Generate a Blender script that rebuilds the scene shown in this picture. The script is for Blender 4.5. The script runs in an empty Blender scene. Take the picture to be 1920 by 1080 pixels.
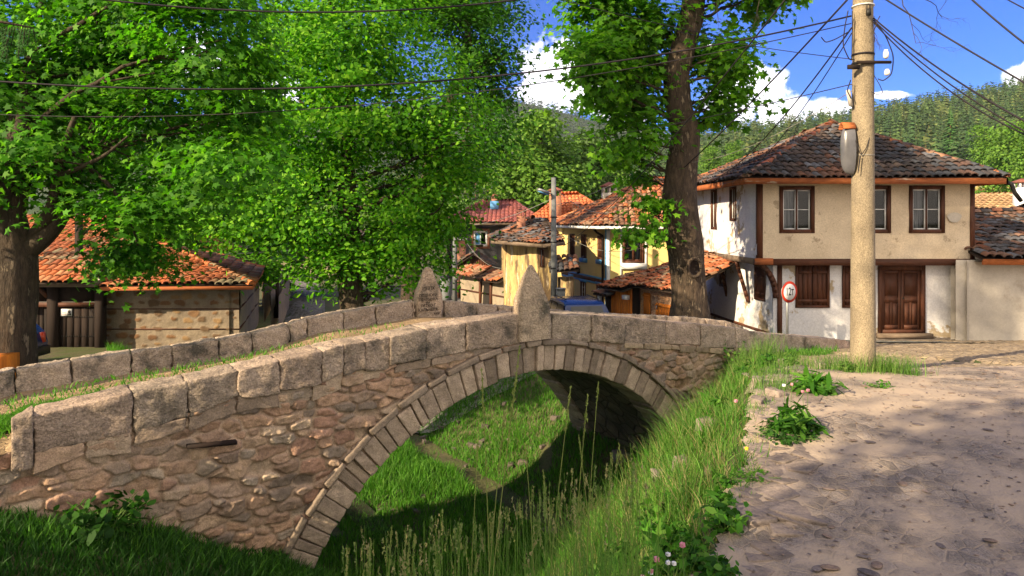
import bpy, math, random
import numpy as np
from mathutils import Vector, Matrix
R=math.radians
random.seed(7); rng=np.random.default_rng(7)
SC=bpy.context.scene
# ---------------------------------------------------------------- camera
F=1300.0; EYE=1.6; HZ=415.0       # focal length in photo pixels, eye height, horizon row
cam_d=bpy.data.cameras.new('camera'); cam=bpy.data.objects.new('camera',cam_d); SC.collection.objects.link(cam)
cam.location=(0,0,EYE); cam.rotation_euler=(R(90),0,0)
cam_d.sensor_width=36; cam_d.lens=36*F/1920; cam_d.shift_y=-(540-HZ)/1920; cam_d.clip_end=6000; cam_d.clip_start=.05
SC.camera=cam
# ---------------------------------------------------------------- light
SX,SY=-.80,-.60; SEL=R(27)
world=bpy.data.worlds.new("World"); SC.world=world; world.use_nodes=True
def build_world():
    nt=world.node_tree; N=nt.nodes; L=nt.links; N.clear()
    out=N.new('ShaderNodeOutputWorld'); bg=N.new('ShaderNodeBackground'); bg.inputs[1].default_value=.15
    sky=N.new('ShaderNodeTexSky'); sky.sky_type='NISHITA'; sky.sun_disc=False
    sky.sun_elevation=SEL; sky.sun_rotation=math.atan2(SX,SY); sky.altitude=900; sky.air_density=1.0; sky.dust_density=.2; sky.ozone_density=3
    tint=N.new('ShaderNodeMix'); tint.data_type='RGBA'; tint.blend_type='MULTIPLY'; tint.inputs[0].default_value=1
    L.new(sky.outputs[0],tint.inputs[6]); tint.inputs[7].default_value=(.005,.19,.55,1)
    geo=N.new('ShaderNodeTexCoord'); sep=N.new('ShaderNodeSeparateXYZ'); L.new(geo.outputs['Generated'],sep.inputs[0])
    def m(op,a,b=None,clamp=False):
        n=N.new('ShaderNodeMath'); n.operation=op; n.use_clamp=clamp
        for i,v in enumerate((a,b)):
            if v is None: continue
            if isinstance(v,(int,float)): n.inputs[i].default_value=v
            else: L.new(v,n.inputs[i])
        return n.outputs[0]
    y=m('MAXIMUM',sep.outputs[1],.02); u=m('DIVIDE',sep.outputs[0],y); v=m('DIVIDE',sep.outputs[2],y)
    best=None
    for px,py,rx,ry in [(1040,135,76,72),(1088,172,72,50),(1008,172,44,38),(1425,172,64,60),(1466,208,62,36),(1372,185,60,54),(1565,205,54,24),(1905,146,34,24),(1945,150,50,40),(1660,178,50,8),
                        (250,110,230,60),(500,170,90,34),(1175,215,60,26),(1330,90,12,8),(150,80,40,30)]:
        a=m('DIVIDE',m('SUBTRACT',u,(px-960)/F),rx/F); b=m('DIVIDE',m('SUBTRACT',v,(HZ-py)/F),ry/F)
        d=m('SUBTRACT',1,m('SQRT',m('ADD',m('MULTIPLY',a,a),m('MULTIPLY',b,b))))
        best=d if best is None else m('MAXIMUM',best,d)
    cmb=N.new('ShaderNodeCombineXYZ'); L.new(u,cmb.inputs[0]); L.new(v,cmb.inputs[1])
    no=N.new('ShaderNodeTexNoise'); no.inputs['Scale'].default_value=26; no.inputs['Detail'].default_value=9; no.inputs['Roughness'].default_value=.6; L.new(cmb.outputs[0],no.inputs['Vector'])
    no2=N.new('ShaderNodeTexNoise'); no2.inputs['Scale'].default_value=48; no2.inputs['Detail'].default_value=6; L.new(cmb.outputs[0],no2.inputs['Vector'])
    d=m('ADD',best,m('MULTIPLY',m('SUBTRACT',no.outputs[0],.5),1.9))
    mask=m('MULTIPLY',m('MULTIPLY',d,4.0,True),m('GREATER_THAN',sep.outputs[1],.02),True)
    sh=N.new('ShaderNodeMapRange'); L.new(m('ADD',m('MULTIPLY',d,.35),m('MULTIPLY',no2.outputs[0],.9)),sh.inputs[0]); sh.inputs[1].default_value=.35; sh.inputs[2].default_value=.8
    cc=N.new('ShaderNodeMix'); cc.data_type='RGBA'; L.new(sh.outputs[0],cc.inputs[0]); cc.inputs[6].default_value=(3.6,3.9,5.2,1); cc.inputs[7].default_value=(7.2,6.9,6.9,1)
    mx=N.new('ShaderNodeMix'); mx.data_type='RGBA'; L.new(mask,mx.inputs[0]); L.new(tint.outputs[2],mx.inputs[6]); L.new(cc.outputs[2],mx.inputs[7])
    # added unseen warm cloud behind the camera, brightening and warming the fill light
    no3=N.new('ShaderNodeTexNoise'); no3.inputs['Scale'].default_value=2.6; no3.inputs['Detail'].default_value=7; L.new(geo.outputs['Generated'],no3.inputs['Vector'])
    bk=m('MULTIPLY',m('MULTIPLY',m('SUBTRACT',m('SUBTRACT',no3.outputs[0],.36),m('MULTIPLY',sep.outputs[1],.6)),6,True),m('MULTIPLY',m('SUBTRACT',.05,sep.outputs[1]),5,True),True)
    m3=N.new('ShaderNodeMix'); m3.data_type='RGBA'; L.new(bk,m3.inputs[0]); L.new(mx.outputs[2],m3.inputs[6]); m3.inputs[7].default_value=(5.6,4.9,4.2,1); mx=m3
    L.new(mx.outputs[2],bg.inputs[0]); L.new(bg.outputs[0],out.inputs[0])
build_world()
sd=bpy.data.lights.new('sun','SUN'); sd.energy=5.0; sd.angle=R(.6); sd.color=(1,.80,.52)
sun=bpy.data.objects.new('sun',sd); SC.collection.objects.link(sun)
sun.rotation_euler=Vector((SX*math.cos(SEL),SY*math.cos(SEL),math.sin(SEL))).to_track_quat('Z','Y').to_euler()
SC.view_settings.view_transform='Standard'; SC.view_settings.look='None'; SC.view_settings.gamma=1; SC.view_settings.exposure=1.2
SC.cycles.max_bounces=6; SC.cycles.transparent_max_bounces=8
# ---------------------------------------------------------------- helpers
def W(px,py,Y): return np.array([(px-960)*Y/F, Y, EYE-(py-HZ)*Y/F])
def vn(P,seed=0):
    P=np.asarray(P,float); i=np.floor(P).astype(np.int64); f=P-i; f=f*f*(3-2*f); out=0
    for dx in (0,1):
        for dy in (0,1):
            for dz in (0,1):
                h=((i[...,0]+dx)*374761393+(i[...,1]+dy)*668265263+(i[...,2]+dz)*1440662683+seed*974634777)&0xffffffff
                h=((h^(h>>13))*1274126177)&0xffffffff; h=h^(h>>16); h=(h*2246822519)&0xffffffff; h=h^(h>>15)
                w=(f[...,0] if dx else 1-f[...,0])*(f[...,1] if dy else 1-f[...,1])*(f[...,2] if dz else 1-f[...,2])
                out=out+w*(h/4294967295.0)
    return out*2-1
def fbm(P,oct=4,seed=0,gain=.5):
    P=np.asarray(P,float); a=1;s=0;t=0
    for o in range(oct): s=s+a*vn(P*(2.03**o)+o*17.3,seed+o); t+=a; a*=gain
    return s/t
def v2(x,y,z=0.): 
    x,y=np.broadcast_arrays(x,y); return np.stack([x,y,np.full_like(x,z,dtype=float)],-1)
def smooth(x,a,b):
    t=np.clip((x-a)/(b-a),0,1); return t*t*(3-2*t)
def org(o):
    v=np.zeros(3)
    while o is not None: v=v+np.array(o.location); o=o.parent
    return v
def tag(o,label=None,cat=None,group=None,kind=None):
    if label: o['label']=label
    if cat: o['category']=cat
    if group: o['group']=group
    if kind: o['kind']=kind
    return o
def thing(name,label,cat,loc,group=None):
    o=bpy.data.objects.new(name,None); SC.collection.objects.link(o); o.location=[float(c) for c in loc]; o.empty_display_size=.2
    return tag(o,label,cat,group)
def mk(name,V,Fc,mat,parent=None,smo=False,col=None,loc=None):
    """V world-space verts, Fc = ndarray (n,k) or list of faces; one mesh object."""
    V=np.asarray(V,float).reshape(-1,3)
    if parent is not None: o0=org(parent)
    elif loc is not None: o0=np.array(loc,float)
    else: o0=np.array([V[:,0].mean(),V[:,1].mean(),V[:,2].min()])
    me=bpy.data.meshes.new(name)
    if isinstance(Fc,np.ndarray):
        n,k=Fc.shape; loops=Fc.astype(np.int32).ravel(); ls=np.arange(n,dtype=np.int32)*k
    else:
        loops=np.array([i for f in Fc for i in f],np.int32); ln=np.array([len(f) for f in Fc]); n=len(Fc); ls=np.concatenate([[0],np.cumsum(ln)[:-1]]).astype(np.int32)
    me.vertices.add(len(V)); me.vertices.foreach_set('co',(V-o0).astype(np.float32).ravel())
    me.loops.add(len(loops)); me.loops.foreach_set('vertex_index',loops)
    me.polygons.add(n); me.polygons.foreach_set('loop_start',ls)
    me.update(calc_edges=True); me.validate()
    if smo: me.polygons.foreach_set('use_smooth',np.ones(len(me.polygons),bool))
    if col is not None and len(me.vertices)==len(V):
        a=me.color_attributes.new('Col','FLOAT_COLOR','POINT'); c=np.ones((len(V),4),np.float32); c[:,:3]=col; a.data.foreach_set('color',c.ravel())
    if mat: me.materials.append(mat)
    o=bpy.data.objects.new(name,me); SC.collection.objects.link(o)
    if parent is not None: o.parent=parent
    else: o.location=o0
    return o
class MB:
    def __init__(s): s.v=[]; s.f=[]; s.c=[]; s.n=0
    def add(s,V,Fc,col=(1,1,1)):
        V=np.asarray(V,float).reshape(-1,3); s.v.append(V); s.c.append(np.broadcast_to(np.asarray(col,float),(len(V),3)))
        s.f+= [tuple(int(i)+s.n for i in f) for f in Fc]; s.n+=len(V)
    def para(s,o,a,b,c,col=(1,1,1)):
        o,a,b,c=[np.asarray(k,float) for k in (o,a,b,c)]
        V=[o,o+a,o+a+b,o+b,o+c,o+a+c,o+a+b+c,o+b+c]
        s.add(V,[(0,3,2,1),(4,5,6,7),(0,1,5,4),(1,2,6,5),(2,3,7,6),(3,0,4,7)],col)
    def box(s,x0,x1,y0,y1,z0,z1,col=(1,1,1)): s.para((x0,y0,z0),(x1-x0,0,0),(0,y1-y0,0),(0,0,z1-z0),col)
    def fbox(s,Fr,u0,u1,z0,z1,d0,d1,col=(1,1,1)):
        """box in a facade frame: u along the wall, z up from its base, d out of it."""
        o,u,n=Fr; s.para(o+u*u0+n*d0+np.array([0,0,z0]),u*(u1-u0),n*(d1-d0),(0,0,z1-z0),col)
    def bar(s,p,q,w,h=None,up=(0,0,1),col=(1,1,1)):
        p,q=np.asarray(p,float),np.asarray(q,float); h=h or w; d=q-p; l=np.linalg.norm(d)
        if l<1e-6: return
        a=np.cross(d/l,up); 
        if np.linalg.norm(a)<1e-3: a=np.cross(d/l,(1,0,0))
        a/=np.linalg.norm(a); b=np.cross(a,d/l)
        s.para(p-a*w/2-b*h/2,d,a*w,b*h,col)
    def tube(s,pts,rad,k=8,col=(1,1,1),cap=True):
        pts=np.asarray(pts,float); n=len(pts); rad=np.broadcast_to(rad,(n,)); T=np.gradient(pts,axis=0); T/=np.linalg.norm(T,axis=1)[:,None]+1e-9
        up=np.array([0,0,1.]) if abs(T[0][2])<.9 else np.array([1.,0,0]); V=[]
        a=np.cross(T[0],up); a/=np.linalg.norm(a)
        for i in range(n):
            a=a-T[i]*a.dot(T[i]); a/=np.linalg.norm(a)+1e-9; b=np.cross(T[i],a)
            for j in range(k):
                t=2*math.pi*j/k; V.append(pts[i]+rad[i]*(math.cos(t)*a+math.sin(t)*b))
        Fc=[(i*k+j,i*k+(j+1)%k,(i+1)*k+(j+1)%k,(i+1)*k+j) for i in range(n-1) for j in range(k)]
        if cap: Fc+=[tuple(range(k))[::-1],tuple((n-1)*k+j for j in range(k))]
        s.add(V,Fc,col)
    def disc(s,c,n,r,th=.01,k=20,col=(1,1,1)):
        c=np.asarray(c,float); n=np.asarray(n,float); s.tube([c-n*th/2,c+n*th/2],r,k,col)
    def build(s,name,mat,parent=None,smo=False,loc=None):
        return mk(name,np.concatenate(s.v),s.f,mat,parent,smo,np.concatenate(s.c),loc)
# ---------------------------------------------------------------- materials
def mat(name,c1,c2=None,scale=3,rough=.85,bump=.3,bscale=30,vec=(1,1,1),attr=False,c3=None,s3=1.2,lo3=.5,hi3=.62,spec=.25,metal=0,trans=None,vor=None,bd=.02,fine=.25,dust=None,c4=None):
    m=bpy.data.materials.new(name); m.use_nodes=True; nt=m.node_tree; N=nt.nodes; L=nt.links; P=N['Principled BSDF']; out=N['Material Output']
    tc=N.new('ShaderNodeTexCoord'); mp=N.new('ShaderNodeMapping'); mp.inputs['Scale'].default_value=vec; L.new(tc.outputs['Object'],mp.inputs[0])
    def noise(sc,det=7,ro=.6):
        n=N.new('ShaderNodeTexNoise'); n.inputs['Scale'].default_value=sc; n.inputs['Detail'].default_value=det; n.inputs['Roughness'].default_value=ro; L.new(mp.outputs[0],n.inputs['Vector']); return n.outputs[0]
    def ramp(f,a,b):
        r=N.new('ShaderNodeMapRange'); L.new(f,r.inputs[0]); r.inputs[1].default_value=a; r.inputs[2].default_value=b; return r.outputs[0]
    def mix(f,a,b,mode='MIX'):
        x=N.new('ShaderNodeMix'); x.data_type='RGBA'; x.blend_type=mode
        if isinstance(f,(int,float)): x.inputs[0].default_value=f
        else: L.new(f,x.inputs[0])
        for i,v in ((6,a),(7,b)):
            if isinstance(v,tuple): x.inputs[i].default_value=(*v,1)
            else: L.new(v,x.inputs[i])
        return x.outputs[2]
    c2=c2 or tuple(c*.75 for c in c1)
    base=mix(ramp(noise(scale),.35,.65),tuple(c1),tuple(c2))
    if c3: base=mix(ramp(noise(s3,9,.65),lo3,hi3),base,tuple(c3))
    if fine: 
        g=ramp(noise(bscale*2.3,3,.7),.3,.7); x=N.new('ShaderNodeMix'); x.data_type='FLOAT'; L.new(g,x.inputs[0]); x.inputs[2].default_value=1-fine; x.inputs[3].default_value=1+fine
        cx=N.new('ShaderNodeCombineXYZ'); [L.new(x.outputs[0],cx.inputs[i]) for i in range(3)]; base=mix(1.0,base,cx.outputs[0],'MULTIPLY')
    if attr:
        at=N.new('ShaderNodeAttribute'); at.attribute_name='Col'; base=mix(1.0,base,at.outputs['Color'],'MULTIPLY')
    hgt=noise(bscale,6,.65)
    dk=ramp(noise(dust[1],6,.6),dust[2],dust[3]) if dust else None
    if vor:
        vo=N.new('ShaderNodeTexVoronoi'); vo.feature='DISTANCE_TO_EDGE'; vo.inputs['Scale'].default_value=vor[0]; L.new(mp.outputs[0],vo.inputs['Vector'])
        e=ramp(vo.outputs[0],.0,vor[1]); vc=N.new('ShaderNodeTexVoronoi'); vc.inputs['Scale'].default_value=vor[0]; L.new(mp.outputs[0],vc.inputs['Vector'])
        s=N.new('ShaderNodeSeparateColor'); L.new(vc.outputs['Color'],s.inputs[0]); g=ramp(s.outputs[0],-.6,1.2)
        cx=N.new('ShaderNodeCombineXYZ'); [L.new(g,cx.inputs[i]) for i in range(3)]
        base=mix(e,vor[2],mix(.7,base,mix(1.0,base,cx.outputs[0],'MULTIPLY')))
        a=N.new('ShaderNodeMath'); a.operation='MULTIPLY_ADD'; L.new(e,a.inputs[0]); a.inputs[1].default_value=vor[3]; L.new(hgt,a.inputs[2])
        if dust:
            k=N.new('ShaderNodeMath'); k.operation='MULTIPLY_ADD'; L.new(dk,k.inputs[0]); k.inputs[1].default_value=-vor[3]; k.inputs[2].default_value=vor[3]; L.new(k.outputs[0],a.inputs[1])
        hgt=a.outputs[0]
    if c4: base=mix(ramp(noise(c4[1],5,.7),c4[2],c4[2]+.05),base,tuple(c4[0]))
    if dust:
        base=mix(dk,base,tuple(dust[0]))
        if attr: pass
    L.new(base,P.inputs['Base Color']); P.inputs['Roughness'].default_value=rough; P.inputs['Specular IOR Level'].default_value=spec; P.inputs['Metallic'].default_value=metal
    if bump:
        b=N.new('ShaderNodeBump'); b.inputs['Strength'].default_value=bump; b.inputs['Distance'].default_value=bd; L.new(hgt,b.inputs['Height']); L.new(b.outputs[0],P.inputs['Normal'])
    if trans:
        t=N.new('ShaderNodeBsdfTranslucent'); L.new(mix(1.0,base,(1.3,1.5,.5),'MULTIPLY'),t.inputs[0]); ms=N.new('ShaderNodeMixShader'); ms.inputs[0].default_value=trans
        L.new(P.outputs[0],ms.inputs[1]); L.new(t.outputs[0],ms.inputs[2]); L.new(ms.outputs[0],out.inputs[0])
    return m
M={}
M['block']=mat('weathered_block',(.50,.405,.325),(.32,.26,.21),scale=6,bump=1,bscale=22,c3=(.11,.10,.085),s3=2.2,lo3=.52,hi3=.66,attr=True,bd=.07,fine=.45,c4=((.40,.35,.28),14,.63))
M['rubble']=mat('rubble_stone',(1.2,1.14,1.06),(.82,.78,.74),scale=9,bump=1,bscale=30,attr=True,c3=(.42,.40,.36),s3=1.3,lo3=.58,hi3=.72,bd=.02,fine=.3)
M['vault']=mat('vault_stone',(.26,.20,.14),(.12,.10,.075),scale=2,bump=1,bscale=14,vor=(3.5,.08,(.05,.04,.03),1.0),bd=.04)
M['deck']=mat('deck_earth',(.44,.31,.18),(.30,.21,.125),scale=2.2,bump=.8,bscale=40,vor=(11,.12,(.28,.20,.12),.8))
M['road']=mat('dusty_road',(.31,.262,.225),(.235,.20,.18),scale=4,bump=.9,bscale=42,vor=(10,.09,(.26,.21,.17),.7),vec=(1,.75,1),bd=.013,fine=.5,dust=((.375,.30,.235),1.6,.41,.57))
M['cobble']=mat('cobbles',(.46,.36,.24),(.33,.26,.19),scale=5,bump=.7,bscale=30,vor=(6.5,.10,(.30,.225,.14),1.2),bd=.03)
M['lane']=mat('lane_paving',(.30,.28,.27),(.20,.185,.18),scale=5,bump=1,bscale=25,vor=(3.5,.1,(.07,.09,.04),1.5),bd=.03)
M['ground']=mat('ground_earth',(.06,.085,.022),(.10,.085,.05),scale=1.5,bump=.8,bscale=14,bd=.05)
M['meadow']=mat('meadow',(.05,.13,.02),(.085,.12,.035),scale=.4,bump=.5,bscale=3,bd=.2)
M['hill']=mat('hill_floor',(.03,.055,.015),(.055,.08,.025),scale=.06,bump=.3,bscale=.5,bd=1)
M['water']=mat('stream_water',(.05,.05,.035),(.03,.032,.025),scale=3,rough=.04,bump=.25,bscale=9,spec=.6,bd=.01,fine=0)
M['leaf']=mat('maple_leaf',(1,1,1),(.62,.66,.62),scale=.9,rough=.6,bump=0,attr=True,trans=.5,spec=.2,fine=0)
M['leaf2']=mat('far_leaf',(1,1,1),(.75,.8,.75),scale=.5,rough=.6,bump=0,attr=True,trans=.35,fine=0)
M['needle']=mat('conifer_needle',(1,1,1),(.7,.8,.7),scale=.6,rough=.8,bump=0,attr=True,trans=.12,fine=0)
M['grass']=mat('grass_blade',(1,1,1),(.8,.85,.8),scale=2,rough=.6,bump=0,attr=True,trans=.4,fine=0)
M['bark']=mat('maple_bark',(.085,.06,.042),(.025,.019,.015),scale=8,bump=1,bscale=12,vec=(1,1,.28),c3=(.20,.155,.11),s3=8,lo3=.58,hi3=.64,bd=.09,fine=.3)
M['barkd']=mat('dark_bark',(.06,.045,.03),(.03,.022,.016),scale=5,bump=1,bscale=14,vec=(1,1,.3),bd=.04)
M['barkp']=mat('pine_bark',(.20,.10,.05),(.12,.07,.04),scale=2,bump=0)
M['conc']=mat('pole_concrete',(.27,.22,.15),(.19,.155,.11),scale=5,bump=.9,bscale=50,c3=(.15,.12,.085),s3=2.4,lo3=.52,hi3=.66,bd=.014,fine=.55,vec=(1,1,.5),c4=((.10,.085,.06),38,.645))
M['concg']=mat('grey_pole',(.16,.17,.18),(.11,.12,.13),scale=3,bump=.3,bscale=30)
M['plast']=mat('beige_plaster',(.62,.52,.39),(.51,.42,.31),scale=1.3,bump=.35,bscale=12,c3=(.52,.43,.32),s3=2.4,lo3=.56,hi3=.70,bd=.03,fine=.16,c4=((.36,.29,.21),2.3,.60))
M['plastw']=mat('white_plaster',(.68,.67,.68),(.54,.55,.60),scale=1.1,bump=.4,bscale=9,c3=(.36,.29,.20),s3=1.0,lo3=.57,hi3=.60,bd=.03,fine=.14)
M['plastg']=mat('grey_plaster',(.065,.065,.075),(.04,.04,.045),scale=.8,bump=.4,bscale=8,c3=(.09,.08,.075),s3=1.2,lo3=.55,hi3=.75)
M['plasty']=mat('yellow_render',(.70,.54,.22),(.60,.46,.19),scale=.8,bump=.2,bscale=8,fine=.05)
M['plasto']=mat('old_render_painted_dapples',(.52,.39,.17),(.30,.21,.10),scale=2.6,bump=.8,bscale=8,vec=(1.6,1.6,.28),c3=(.13,.09,.055),s3=2.0,lo3=.50,hi3=.56,c4=((.50,.44,.33),2.7,.60))  # dark streaky patches put dappled tree shade into the wall colour
M['gardw']=mat('garden_render',(.50,.465,.42),(.40,.37,.33),scale=1,bump=.4,bscale=9,c3=(.30,.25,.2),s3=1.6,lo3=.58,hi3=.8,fine=.08)
M['wood']=mat('brown_wood',(.105,.038,.02),(.05,.02,.012),scale=4,bump=.6,bscale=16,vec=(1,1,.12),bd=.01,rough=.6)
M['woodh']=mat('brown_beam',(.11,.04,.022),(.05,.022,.014),scale=4,bump=.6,bscale=16,vec=(.12,1,1),bd=.01,rough=.7)
M['woodd']=mat('dark_wood',(.020,.011,.008),(.010,.006,.005),scale=4,bump=.3,bscale=16,vec=(1,1,.12),bd=.01)
M['woodo']=mat('orange_wood',(.62,.20,.025),(.42,.12,.015),scale=4,bump=.4,bscale=12,vec=(1,1,.15))
M['fasc']=mat('eave_board',(.42,.13,.04),(.24,.075,.03),scale=3,bump=.6,bscale=14,vec=(.2,1,1),c3=(.45,.34,.26),s3=5,lo3=.60,hi3=.66)
M['woodg']=mat('grey_wood',(.20,.15,.11),(.09,.065,.05),scale=4,bump=.6,bscale=16,vec=(.15,1,1))
M['tile']=mat('roof_tile',(1,1,1),(.6,.58,.56),scale=9,bump=.6,bscale=30,attr=True,bd=.01,rough=.8,fine=.25)
M['glass']=mat('window_glass',(.015,.02,.025),(.025,.03,.035),scale=1,rough=.05,bump=.08,bscale=3,spec=.5,fine=0)
def glass():
    m=bpy.data.materials.new('clear_window_glass'); m.use_nodes=True; nt=m.node_tree; N=nt.nodes; L=nt.links; N.clear(); o=N.new('ShaderNodeOutputMaterial'); t=N.new('ShaderNodeBsdfTransparent'); t.inputs[0].default_value=(.78,.82,.84,1)
    g=N.new('ShaderNodeBsdfGlossy'); g.inputs['Roughness'].default_value=.03; f=N.new('ShaderNodeFresnel'); f.inputs[0].default_value=1.5; x=N.new('ShaderNodeMixShader'); L.new(f.outputs[0],x.inputs[0]); L.new(t.outputs[0],x.inputs[1]); L.new(g.outputs[0],x.inputs[2]); L.new(x.outputs[0],o.inputs[0]); return m
M['clear']=glass()
M['glassc']=mat('curtain',(.26,.26,.28),(.05,.055,.07),scale=14,vec=(1,1,.05),rough=.9,bump=.2)
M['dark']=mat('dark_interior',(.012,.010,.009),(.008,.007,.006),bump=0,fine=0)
M['white']=mat('white_paint',(.75,.76,.78),(.62,.64,.67),bump=.05,rough=.5,fine=.04)
M['blue']=mat('blue_trim',(.12,.33,.62),(.09,.26,.52),bump=.1,fine=.08)
M['bluep']=mat('blue_car_paint',(.010,.032,.12),(.008,.025,.10),rough=.2,bump=0,spec=.7,metal=.3,fine=0)
M['red']=mat('sign_red',(.55,.045,.02),(.48,.035,.015),rough=.35,bump=0,fine=0)
M['black']=mat('black_paint',(.012,.012,.012),(.02,.02,.02),rough=.5,bump=0,fine=0)
M['rubber']=mat('rubber',(.02,.02,.02),(.015,.015,.015),rough=.9,bump=.1)
M['metal']=mat('galvanised',(.30,.31,.32),(.22,.23,.24),rough=.45,bump=.1,metal=.6)
M['wire']=mat('cable_black',(.012,.010,.014),(.02,.016,.02),rough=.6,bump=0,fine=0)
M['wireg']=mat('cable_grey',(.28,.27,.25),(.2,.2,.2),rough=.6,bump=0,fine=0)
M['porc']=mat('porcelain',(.75,.72,.70),(.65,.62,.6),rough=.2,bump=0,fine=0)
M['plas']=mat('grey_plastic',(.12,.12,.135),(.07,.07,.08),rough=.25,bump=.2,bscale=3,spec=.5,fine=0)
M['brick']=mat('brick',(.33,.15,.10),(.22,.10,.07),scale=6,bump=.7,bscale=20,vor=None,attr=True)
M['brickw']=mat('pale_brick',(.62,.30,.14),(.48,.30,.20),scale=6,bump=.8,bscale=14,vor=(5.5,.10,(.50,.36,.24),1.0),vec=(1,1,1.8))
M['sten']=mat('stone_infill_wall',(.31,.255,.19),(.22,.18,.14),scale=2,bump=.8,bscale=12,attr=True,fine=.15)
M['lens']=mat('tail_lamp',(.65,.07,.02),(.5,.04,.02),rough=.15,bump=0,spec=.6,fine=0)
M['pink']=mat('clover_pink',(.62,.30,.34),(.45,.15,.22),scale=60,bump=0,fine=0)
M['yel']=mat('yellow_petal',(.8,.6,.05),(.7,.5,.03),scale=60,bump=0,fine=0)
M['engr']=mat('engraved_shadowed_paint',(.035,.028,.022),(.05,.04,.03),bump=0,fine=0)
M['rock']=mat('bank_rock',(.30,.25,.22),(.17,.145,.13),scale=5,bump=.9,bscale=18,attr=True,bd=.03,fine=.2)
# ---------------------------------------------------------------- terrain
EX,EY=.819,.573; OX,OY=.31,10.0; BW=3.1; RC,ZC=3.71,-4.28      # bridge axis, near face origin, width, arch circle
def st(X,Y): return (X-OX)*EX+(Y-OY)*EY, -(X-OX)*EY+(Y-OY)*EX
def B(s,t,z): return np.stack(np.broadcast_arrays(OX+s*EX-t*EY, OY+s*EY+t*EX, z),-1)
def onplane(px,py,t=0.):
    """point of the vertical plane t=const of the bridge seen at a photo pixel -> (s,z)"""
    u=(px-960)/F; # (uY-OX)*-EY+(Y-OY)*EX=t
    Y=(t+OY*EX-OX*EY)/(EX-u*EY); X=u*Y; s,_=st(X,Y); return s, EYE-(py-HZ)*Y/F
CH=np.array([(-4,-6),(-3.2,2),(-1.9,5),(-.2,8),(.31,10),(-1.47,12.54),(-4,16.5),(-9,25),(-16,40),(-30,80)],float)
def polydist(X,Y,P):
    d=np.full(np.shape(X),1e9)
    for a,b in zip(P[:-1],P[1:]):
        ab=b-a; t=np.clip(((X-a[0])*ab[0]+(Y-a[1])*ab[1])/(ab@ab),0,1); d=np.minimum(d,np.hypot(X-a[0]-t*ab[0],Y-a[1]-t*ab[1]))
    return d
EDY=[-6,0,3.2,3.7,4.6,7.2,9.9,11.3,13.2,15.5]; EDX=[.2,.45,.69,.94,1.6,2.75,3.75,4.5,5.6,8.]
def town(X,Y):
    zr=np.interp(Y,[-80,3,9.5,15.9,21,27,40,60,120,400],[1,0,-.41,-1.22,-2.0,-2.85,-3.05,-3.3,-3.6,-3.6])
    zl=np.interp(Y,[-80,9,12.5,21,45,80,120,400],[-.4,-.65,-1.8,-1.95,-3.1,-4.6,-4.6,-4.6])
    s,_=st(X,Y); w=smooth(s,-4.5,3.5); return zl*(1-w)+zr*w
def H(X,Y,rough=True):
    X=np.asarray(X,float); Y=np.asarray(Y,float); s,t=st(X,Y); G=town(X,Y); d=polydist(X,Y,CH)
    p=np.interp(d,[0,1.0,1.9,2.6,3.7,5.0,7,9],[-3.60,-3.6,-3.6,-3.25,-2.4,-1.7,-.9,.5])
    q=(np.interp(Y,EDY,EDX)-X)*.88
    near=t<0
    zr=np.where(near,G-.05-1.05*np.maximum(q-.25,0),-99)
    zl=np.where((t<.3)&(s<-2.6),np.interp(s,[-9,-6.2,-5.4,-4.7,-3.6,-2.6],[-.8,-1.15,-1.45,-1.76,-2.2,-3.])-.3*np.maximum(-t-.5,0),-99)
    z=np.minimum(G,np.maximum(np.maximum(p,zr),zl))
    if rough:
        off=smooth(G-z,.02,.4); z=z+off*.10*fbm(v2(X,Y)*1.6,3,5)+.015*fbm(v2(X,Y)*3,2,9)
    return z
def axis(a,b,h,lo,hi):
    m=list(np.arange(a,b+h/2,h)); x=b;st_=h
    while x<hi: st_*=1.18; x+=st_; m.append(x)
    x=a;st_=h; pre=[]
    while x>lo: st_*=1.18; x-=st_; pre.append(x)
    return np.array(pre[::-1]+m)
def grid(xs,ys):
    X,Y=np.meshgrid(xs,ys); nx,ny=len(xs),len(ys); i=np.arange(nx*ny).reshape(ny,nx)
    return X,Y,np.stack([i[:-1,:-1],i[:-1,1:],i[1:,1:],i[1:,:-1]],-1).reshape(-1,4)
X,Y,Q=grid(axis(-13,16,.11,-2600,2600),axis(-1,28,.11,-300,2600))
Z=H(X,Y)-.03
gcol=np.ones(X.shape+(3,))
mk('ground',np.stack([X,Y,Z],-1),Q,M['ground'],smo=True,loc=(0,0,0)); tag(bpy.context.scene.objects['ground'],kind='structure')
# road: near dusty strip and the cobbled slope beyond
def sheet(name,xs,ys,mask,zoff,m,rf=None):
    X,Y,Q=grid(xs,ys); Z=H(X,Y)+zoff
    if rf is not None: Z=Z+rf(X,Y)
    c=mask(X,Y).ravel(); Q=Q[c[Q].all(1)]; used=np.unique(Q); mp=np.full(X.size,-1); mp[used]=np.arange(len(used))
    V=np.stack([X,Y,Z],-1).reshape(-1,3)[used]
    return tag(mk(name,V,mp[Q],m,smo=True,loc=(0,0,0)),kind='structure')
def edge(X,Y): return np.interp(Y,EDY,EDX)+.12*fbm(v2(X*0,Y*2.2),3,3)+.08*fbm(v2(X,Y)*5,2,4)
sheet('road',np.arange(.1,26,.045),np.arange(-4,10.4,.045),lambda X,Y:(X>edge(X,Y)-.32)&(Y<9.9+.5*fbm(v2(X,Y)*.8,3,8)+.04*(X-4)),.012,M['road'],
      lambda X,Y:.02*fbm(v2(X,Y)*2.2,3,31)+.022*np.clip(fbm(v2(X*1.0,Y*1.0)*7,2,33)-.12,0,.35))
def cobf(X,Y):
    c=vn(v2(X,Y)*7.5,41); return .03*np.abs(c)+.02*fbm(v2(X,Y)*1.2,3,42)
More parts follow.
